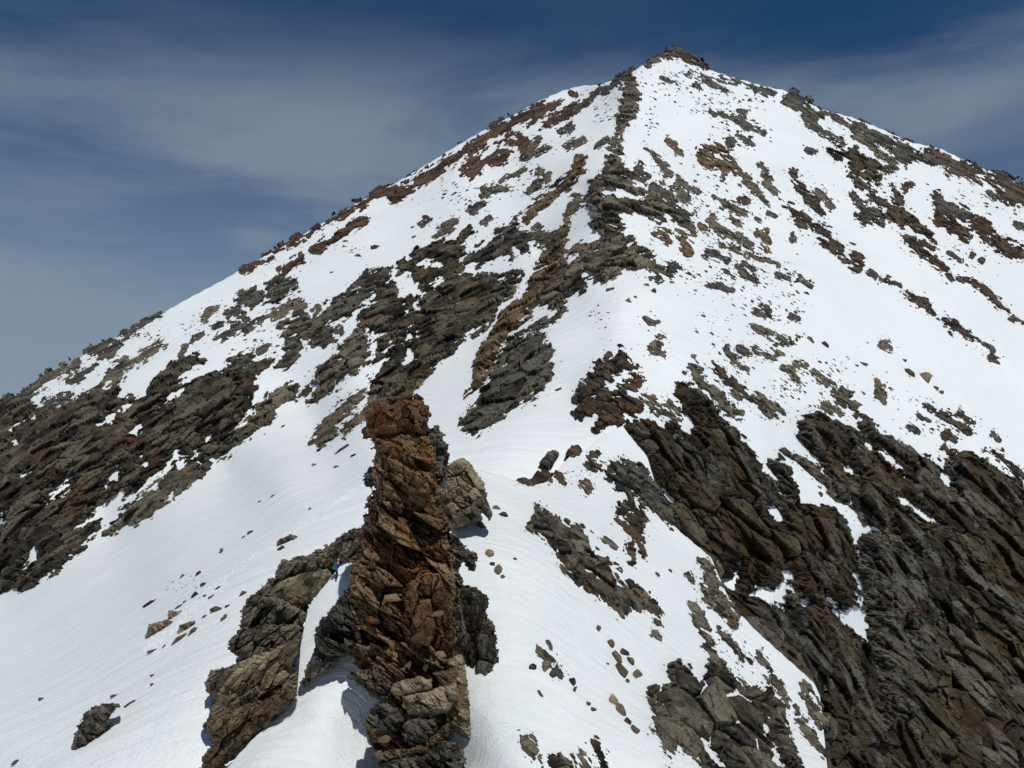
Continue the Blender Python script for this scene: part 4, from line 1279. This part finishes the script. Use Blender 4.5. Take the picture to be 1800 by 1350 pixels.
ss('slab', 'p 360 1202 370 1180 420 1163 460 1148 520 1118 526 1140 516 1170 526 1180 527 1224 502 1246 450 1252 410 1252 375 1234 362 1212', 58.5, 1.7, 't', 305, S=4.0, crg=.7)
ss('slab', 'p 356 1272 370 1254 400 1243 450 1234 522 1208 522 1226 482 1264 452 1294 422 1324 392 1350 372 1400 348 1400 354 1330 374 1302 360 1287', 55.5, 1.6, 'o', 306)
ss('pale_block', 'p 499 1168 511 1136 531 1120 526 1150 511 1176', 57.2, .5, 't', 307, 'pale wedge-shaped block at the edge of the snow strip', crg=.3, edge=.3)
ss('low_step', 'p 528 1200 540 1166 560 1154 604 1148 584 1178 552 1194 535 1210', 56.4, .8, 'k', 308, S=.9)

# ------------------------------------------------------------------ traced single boulders
BM = {}
for pal in 'gdbrot':
    BM[pal] = [hull_mesh('boulder', 400 + 17 * j + ord(pal), MAT[pal], (1, 0.72, 0.42), 15, 0.7) for j in range(7)]
rs = random.Random(77)
bl = []
for line in BOULD.split('\n'):
    t = line.split()
    bl.append((t[0], *[float(v) for v in t[1:6]], t[6]))
def bplace(w, x, y):
    if w == 'B':
        return 'on the snow right behind the pinnacle' if x < 915 else 'on the snow crest behind the pinnacle' if y < 900 else 'on near snow right of the pinnacle'
    if x < 560 and y > 880: return 'on the left snowfield'
    if x < 900: return 'on the left snow face'
    if x < 1240: return 'around the ridge shoulder and bowl'
    return 'on the right snow face'
groups = {}
for i, r in enumerate(bl):
    groups.setdefault((bplace(r[0], r[1], r[2]), 'flat' if r[3] > 2.2 * r[4] else 'chunky'), []).append(i)
for (pl, shape), ids in groups.items():
    ids.sort(key=lambda i: bl[i][2])
    for j, i in enumerate(ids):
        w, x, y, a, b, ang, pal = bl[i]
        o = place_block('boulder', BM[pal][i % 7], w, x, y, a, b, ang, lift=0.0, jitter=0.28, rs=rs)
        size = 'small ' if a < 7 else 'big ' if a > 11 else ''
        lab = f"{size}{shape} {COLW[pal]} boulder {pl}"
        lab += '' if len(ids) == 1 else f", {ordw(j)}"
        tag(o, lab, 'boulder', 'boulders ' + pl)

# ------------------------------------------------------------------ small stones melting out of the snow
cand = []; fringe = []
ST = {p: [hull_mesh('stone', 700 + 11 * j + ord(p), MAT[p], (1, 0.72, 0.42), 10, 0.7) for j in range(5)] for p in 'gdb'}
for zi, (w, x, y, sx, sy, n, a0, a1, ang, lab) in enumerate(SCAT):
    r = random.Random(zi * 3 + 1)
    for _ in range(int(n * 1.7)):
        px = x + max(-1.6, min(1.6, r.gauss(0, .62))) * sx; py = y + max(-1.6, min(1.6, r.gauss(0, .62))) * sy
        top = np.interp(px, TOPS[w][:, 0], TOPS[w][:, 1])
        if py < top + 3: continue
        a = 1.25 * (a0 + (a1 - a0) * r.random() ** 2.0)
        cand.append((a, w, px, py, ang + r.uniform(-14, 14), lab, r.choice('gdd')))
# debris fringing every outcrop, strung out along the slope
fr = random.Random(99)
for reg, pal, shp, bb, k in recs:
    sh = parse_shapes(shp); w = 'B' if reg in near_regions else 'A'
    n = int(min(60, 5 + (bb[2] - bb[0] + bb[3] - bb[1]) * 0.16))
    xs = np.array([fr.uniform(bb[0] - 16, bb[2] + 16) for _ in range(n * 6)]); ys = np.array([fr.uniform(bb[1] - 9, bb[3] + 9) for _ in range(n * 6)])
    sd = shapes_sd(sh, xs, ys)
    ok = np.where((sd < 1) & (sd > -13))[0][:n]
    for i in ok:
        if ys[i] < np.interp(xs[i], TOPS[w][:, 0], TOPS[w][:, 1]) + 3: continue
        fringe.append((0.7 + 2.2 * fr.random() ** 2, w, xs[i], ys[i], (45 if w == 'B' else 30 if xs[i] > 1060 else -30) + fr.uniform(-15, 15), '', 'd' if pal in 'dbc' else 'g'))
cand.sort(key=lambda c: -c[0])
rs = random.Random(5)
every = cand + fringe
PRE = [None] * len(every)
for w_ in 'AB':
    ids = [i for i, c in enumerate(every) if c[1] == w_]
    X_ = np.array([every[i][2] for i in ids]); Y_ = np.array([every[i][3] for i in ids]); T_ = np.radians([every[i][4] for i in ids])
    P_, n_ = surf_n(w_, X_, Y_)
    Q_ = surf(w_, X_ + 2 * np.cos(T_), Y_ + 2 * np.sin(T_))
    for j_, i in enumerate(ids): PRE[i] = (P_[j_], n_[j_], Q_[j_])
for ci_, (a, w, px, py, ang, lab, pal) in enumerate(cand[:300]):
    o = place_block('stone', rs.choice(ST[pal]), w, px, py, a * 1.25, a * 0.55, ang, lift=-0.05, jitter=0.25, rs=rs, pre=PRE[ci_])
    tag(o, lab, 'stone', lab.replace('small', 'stones:', 1))
# the rest, too small and many to pick apart, as one object
VV = []; FF = []; off = 0; tt = []
for ci_, (a, w, px, py, ang, lab, pal) in list(enumerate(every))[300:]:
    me = rs.choice(ST[pal])
    o = place_block('stone', me, w, px, py, a * 1.25, a * 0.55, ang, lift=-0.05, jitter=0.25, rs=rs, pre=PRE[ci_])
    M4 = np.array(o.matrix_basis)
    co = np.array([v.co[:] for v in me.vertices]); co = co @ M4[:3, :3].T + M4[:3, 3]
    VV.append(co); tt.append(np.full(len(co), rs.uniform(.2, .8)))
    FF.append(np.array([[*p.vertices][:3] for p in me.polygons]) + off); off += len(co)
    bpy.data.objects.remove(o, do_unlink=True)
so = add_obj('scattered_pebbles', make_mesh('scattered_pebbles', np.concatenate(VV), np.concatenate(FF), MAT['d'], np.concatenate(tt)))
tag(so, 'countless tiny dark stones melting out of the snow slopes', 'pebbles', kind='stuff')

# rough snow clods along the old slide track that crosses the left snowfield
VV = []; FF = []; off = 0
SN = [hull_mesh('snow_clod', 1500 + j, MAT['snow'], (1, 0.8, 0.6), 9) for j in range(4)]
rs = random.Random(31)
track = [(262, 1140), (310, 1100), (345, 1060), (400, 1015), (470, 965), (545, 915), (640, 850)]
pts = []
for i in range(1500):
    t = rs.random() ** 1.5 * (len(track) - 1); k = min(int(t), len(track) - 2); u = t - k
    wd = 10 * (1 - t / (len(track) - 1)) + 4
    pts.append((track[k][0] + u * (track[k + 1][0] - track[k][0]) + rs.gauss(0, wd * .6), track[k][1] + u * (track[k + 1][1] - track[k][1]) + rs.gauss(0, wd * .55)))
X_ = np.array([p[0] for p in pts]); Y_ = np.array([p[1] for p in pts])
P_, n_ = surf_n('A', X_, Y_); Q_ = surf('A', X_ + 1.7, Y_ - 1.2)
for i in range(len(pts)):
    me = rs.choice(SN); a = rs.uniform(0.6, 2.0)
    o = place_block('snow_clod', me, 'A', X_[i], Y_[i], a, a * .5, -35, lift=-0.1, jitter=0.8, rs=rs, pre=(P_[i], n_[i], Q_[i]))
    M4 = np.array(o.matrix_basis)
    co = np.array([v.co[:] for v in me.vertices]); co = co @ M4[:3, :3].T + M4[:3, 3]
    VV.append(co); FF.append(np.array([[*p.vertices][:3] for p in me.polygons]) + off); off += len(co)
    bpy.data.objects.remove(o, do_unlink=True)
cl = add_obj('snow_slide_debris', make_mesh('snow_slide_debris', np.concatenate(VV), np.concatenate(FF), MAT['snow']))
tag(cl, 'strip of rough snow clods left by a small slide on the left snowfield', 'snow debris', kind='stuff')
# ------------------------------------------------------------------ the climber
def skin_figure(name, verts, edges, root):
    me = bpy.data.meshes.new(name)
    me.from_pydata([v[:3] for v in verts], edges, [])
    o = bpy.data.objects.new(name, me); COL.objects.link(o)
    sk = o.modifiers.new('skin', 'SKIN'); sk.use_smooth_shade = True
    sb = o.modifiers.new('sub', 'SUBSURF'); sb.levels = 2; sb.render_levels = 2
    for i, v in enumerate(verts):
        d = me.skin_vertices[0].data[i]
        r = v[3] if isinstance(v[3], tuple) else (v[3], v[3])
        d.radius = r
        d.use_root = (i == root)
    bpy.context.view_layer.update()
    dg = bpy.context.evaluated_depsgraph_get()
    out = bpy.data.meshes.new_from_object(o.evaluated_get(dg))
    bpy.data.objects.remove(o, do_unlink=True)
    return out
# x = facing direction, y = left, z = up
jv = []; je = []
def J(x, y, z, r, link=None):
    jv.append((x, y, z, r))
    if link is not None: je.append((link, len(jv) - 1))
    return len(jv) - 1
pel = J(0, 0, 0.93, (0.15, 0.12))
sp1 = J(0.03, 0, 1.10, (0.145, 0.115), pel)
sp2 = J(0.08, 0, 1.30, (0.17, 0.125), sp1)
nk0 = J(0.13, 0, 1.45, (0.11, 0.09), sp2)
nk = J(0.16, 0, 1.53, 0.055, nk0)
hd = J(0.19, 0, 1.63, (0.078, 0.095), nk)
hd2 = J(0.20, 0, 1.73, (0.07, 0.085), hd)
nose = J(0.295, 0, 1.645, 0.014, hd)
for s, knee, foot in ((1, (0.16, 0.11, 0.55), (0.10, 0.12, 0.10)), (-1, (0.03, -0.11, 0.50), (-0.10, -0.12, 0.06))):
    hp = J(0.0, s * 0.10, 0.86, 0.105, pel)
    kn = J(*knee, 0.068, hp)
    cf = J(knee[0] * 0.55 + foot[0] * 0.45 - 0.02, knee[1], 0.36, 0.066, kn)
    an = J(*foot, 0.045, cf)
    J(foot[0] + 0.17, foot[1] + s * 0.02, foot[2] - 0.05, 0.042, an)
def arm(s, el, wr, curl):
    sh = J(0.10, s * 0.19, 1.41, 0.075, nk0)
    e = J(*el, 0.054, sh)
    w = J(*wr, 0.036, e)
    d = (Vector(wr) - Vector(el)).normalized()
    side = d.cross(Vector((0, 0, 1))).normalized()
    up = side.cross(d)
    palm = Vector(wr) + d * 0.06
    p = J(*palm, (0.040, 0.022), w)
    for k, (off, ln) in enumerate(((-0.030, 0.065), (-0.010, 0.075), (0.010, 0.07), (0.028, 0.055))):
        a = palm + d * 0.035 + side * off
        f = J(*a, 0.0095, p)
        b = a + d * ln * 0.5 - up * ln * curl * 0.3
        g = J(*b, 0.009, f)
        J(*(b + d * ln * 0.3 - up * ln * curl), 0.008, g)
    th = palm - d * 0.01 + side * (-0.045)
    g = J(*th, 0.011, p)
    J(*(th + d * 0.035 - up * 0.02 + side * -0.01), 0.009, g)
    return palm
ph_r = arm(-1, (0.34, -0.27, 1.28), (0.55, -0.20, 1.40), 0.3)
ph_l = arm(1, (-0.02, 0.33, 1.15), (0.06, 0.36, 0.93), 1.0)
body = skin_figure('person', jv, je, pel)
body.materials.clear()
M_J = plain('blue_jacket', (0.012, 0.085, 0.42), 0.6); M_P = plain('dark_trousers', (0.012, 0.014, 0.022), 0.8)
M_S = plain('skin', (0.55, 0.32, 0.24), 0.55, 0.1); M_B = plain('boots', (0.03, 0.027, 0.025), 0.6); M_G = plain('green_pack', (0.03, 0.14, 0.11), 0.7)
M_H = plain('orange_hat', (0.42, 0.17, 0.10), 0.7); M_M = plain('pole_metal', (0.05, 0.05, 0.055), 0.35); M_R = plain('red_strap', (0.45, 0.05, 0.03), 0.6)
for m in (M_J, M_P, M_S, M_B): body.materials.append(m)
for p in body.polygons:
    c = p.center
    hand = c.x > 0.56 and c.z > 1.3 or (c.y > 0.25 and c.z < 0.93)
    p.material_index = 2 if (c.z > 1.49 or hand) else 0 if (c.z > 0.93 or c.y > 0.25) else 3 if c.z < 0.16 else 1
    p.use_smooth = True
PB = surf('B', [591.0], [1020.0])[0]
person = add_obj('person', body)
person.location = Vector([float(v) for v in PB]) + Vector((0, 0, -0.06))
person.rotation_euler = (0, 0, math.radians(32))
tag(person, 'climber in blue jacket and dark trousers on the snow strip left of the pinnacle', 'person')
def lathe(name, prof, mat, seg=20):
    V = []; Fq = []
    for i, (r, z) in enumerate(prof):
        for k in range(seg):
            t = 2 * math.pi * k / seg; V.append((r * math.cos(t), r * math.sin(t), z))
    for i in range(len(prof) - 1):
        for k in range(seg):
            Fq.append((i * seg + k, i * seg + (k + 1) % seg, (i + 1) * seg + (k + 1) % seg, (i + 1) * seg + k))
    me = make_mesh(name, np.array(V), np.array(Fq), mat, smooth=True)
    return me
hat = add_obj('hat', lathe('hat', [(0.118, 0.0), (0.122, 0.03), (0.118, 0.075), (0.09, 0.12), (0.045, 0.145), (0.005, 0.15)], M_H))
hat.parent = person; hat.location = (0.185, 0, 1.70)
# backpack
import bmesh
def rbox(name, dims, mat, bev):
    bm = bmesh.new(); bmesh.ops.create_cube(bm, size=1)
    for v in bm.verts:
        v.co = Vector((v.co.x * dims[0], v.co.y * dims[1], v.co.z * dims[2]))
        if v.co.z > 0: v.co.x *= 0.8; v.co.y *= 0.86
    bmesh.ops.bevel(bm, geom=bm.edges[:], offset=bev, segments=3, affect='EDGES')
    me = bpy.data.meshes.new(name); bm.to_mesh(me); bm.free(); me.materials.append(mat); return me
pk = add_obj('backpack', None)
pk.location = person.location; pk.rotation_euler = person.rotation_euler
tag(pk, 'green backpack worn by the climber in the blue jacket', 'backpack')
def kid(name, me, loc, rot=(0, 0, 0), par=pk):
    o = bpy.data.objects.new(name, me); COL.objects.link(o); o.parent = par; o.location = loc; o.rotation_euler = rot; return o
bag = kid('bag', rbox('bag', (0.22, 0.30, 0.50), M_G, 0.05), (-0.16, 0, 1.22), (0, 0.22, 0))
kid('lid', rbox('lid', (0.24, 0.28, 0.12), M_G, 0.04), (0.0, 0, 0.28), par=bag)
kid('pocket', rbox('pocket', (0.10, 0.22, 0.22), M_G, 0.03), (-0.115, 0, -0.10), par=bag)
kid('red_loop', rbox('red_loop', (0.05, 0.12, 0.08), M_R, 0.015), (-0.175, 0, -0.15), par=bag)
for s in (1, -1):
    kid('strap', rbox('strap', (0.03, 0.05, 0.42), M_M, 0.01), (0.20, s * 0.12, 1.33), (0, 0.18, 0))
# trekking pole in the rear hand
base = Vector((ph_l.x - 0.25, ph_l.y + 0.15, 0.02)); topp = ph_l + Vector((0.02, 0, 0.08))
L = (topp - base).length
pole = add_obj('trekking_pole', None)
pole.location = person.matrix_basis @ base
q = (topp - base).to_track_quat('Z', 'Y')
pole.rotation_euler = (person.matrix_basis.to_3x3() @ q.to_matrix()).to_euler()
tag(pole, 'thin dark trekking pole in the climber\'s hand', 'trekking pole')
kid('shaft', lathe('shaft', [(0.004, 0), (0.008, 0.05), (0.010, L * .5), (0.011, L * .86)], M_M, 10), (0, 0, 0), par=pole)
kid('grip', lathe('grip', [(0.012, 0), (0.019, 0.02), (0.016, 0.08), (0.02, 0.14), (0.002, 0.15)], M_B, 12), (0, 0, L * .86), par=pole)
kid('basket', lathe('basket', [(0.01, 0), (0.045, 0.004), (0.047, 0.01), (0.01, 0.012)], M_B, 14), (0, 0, 0.07), par=pole)
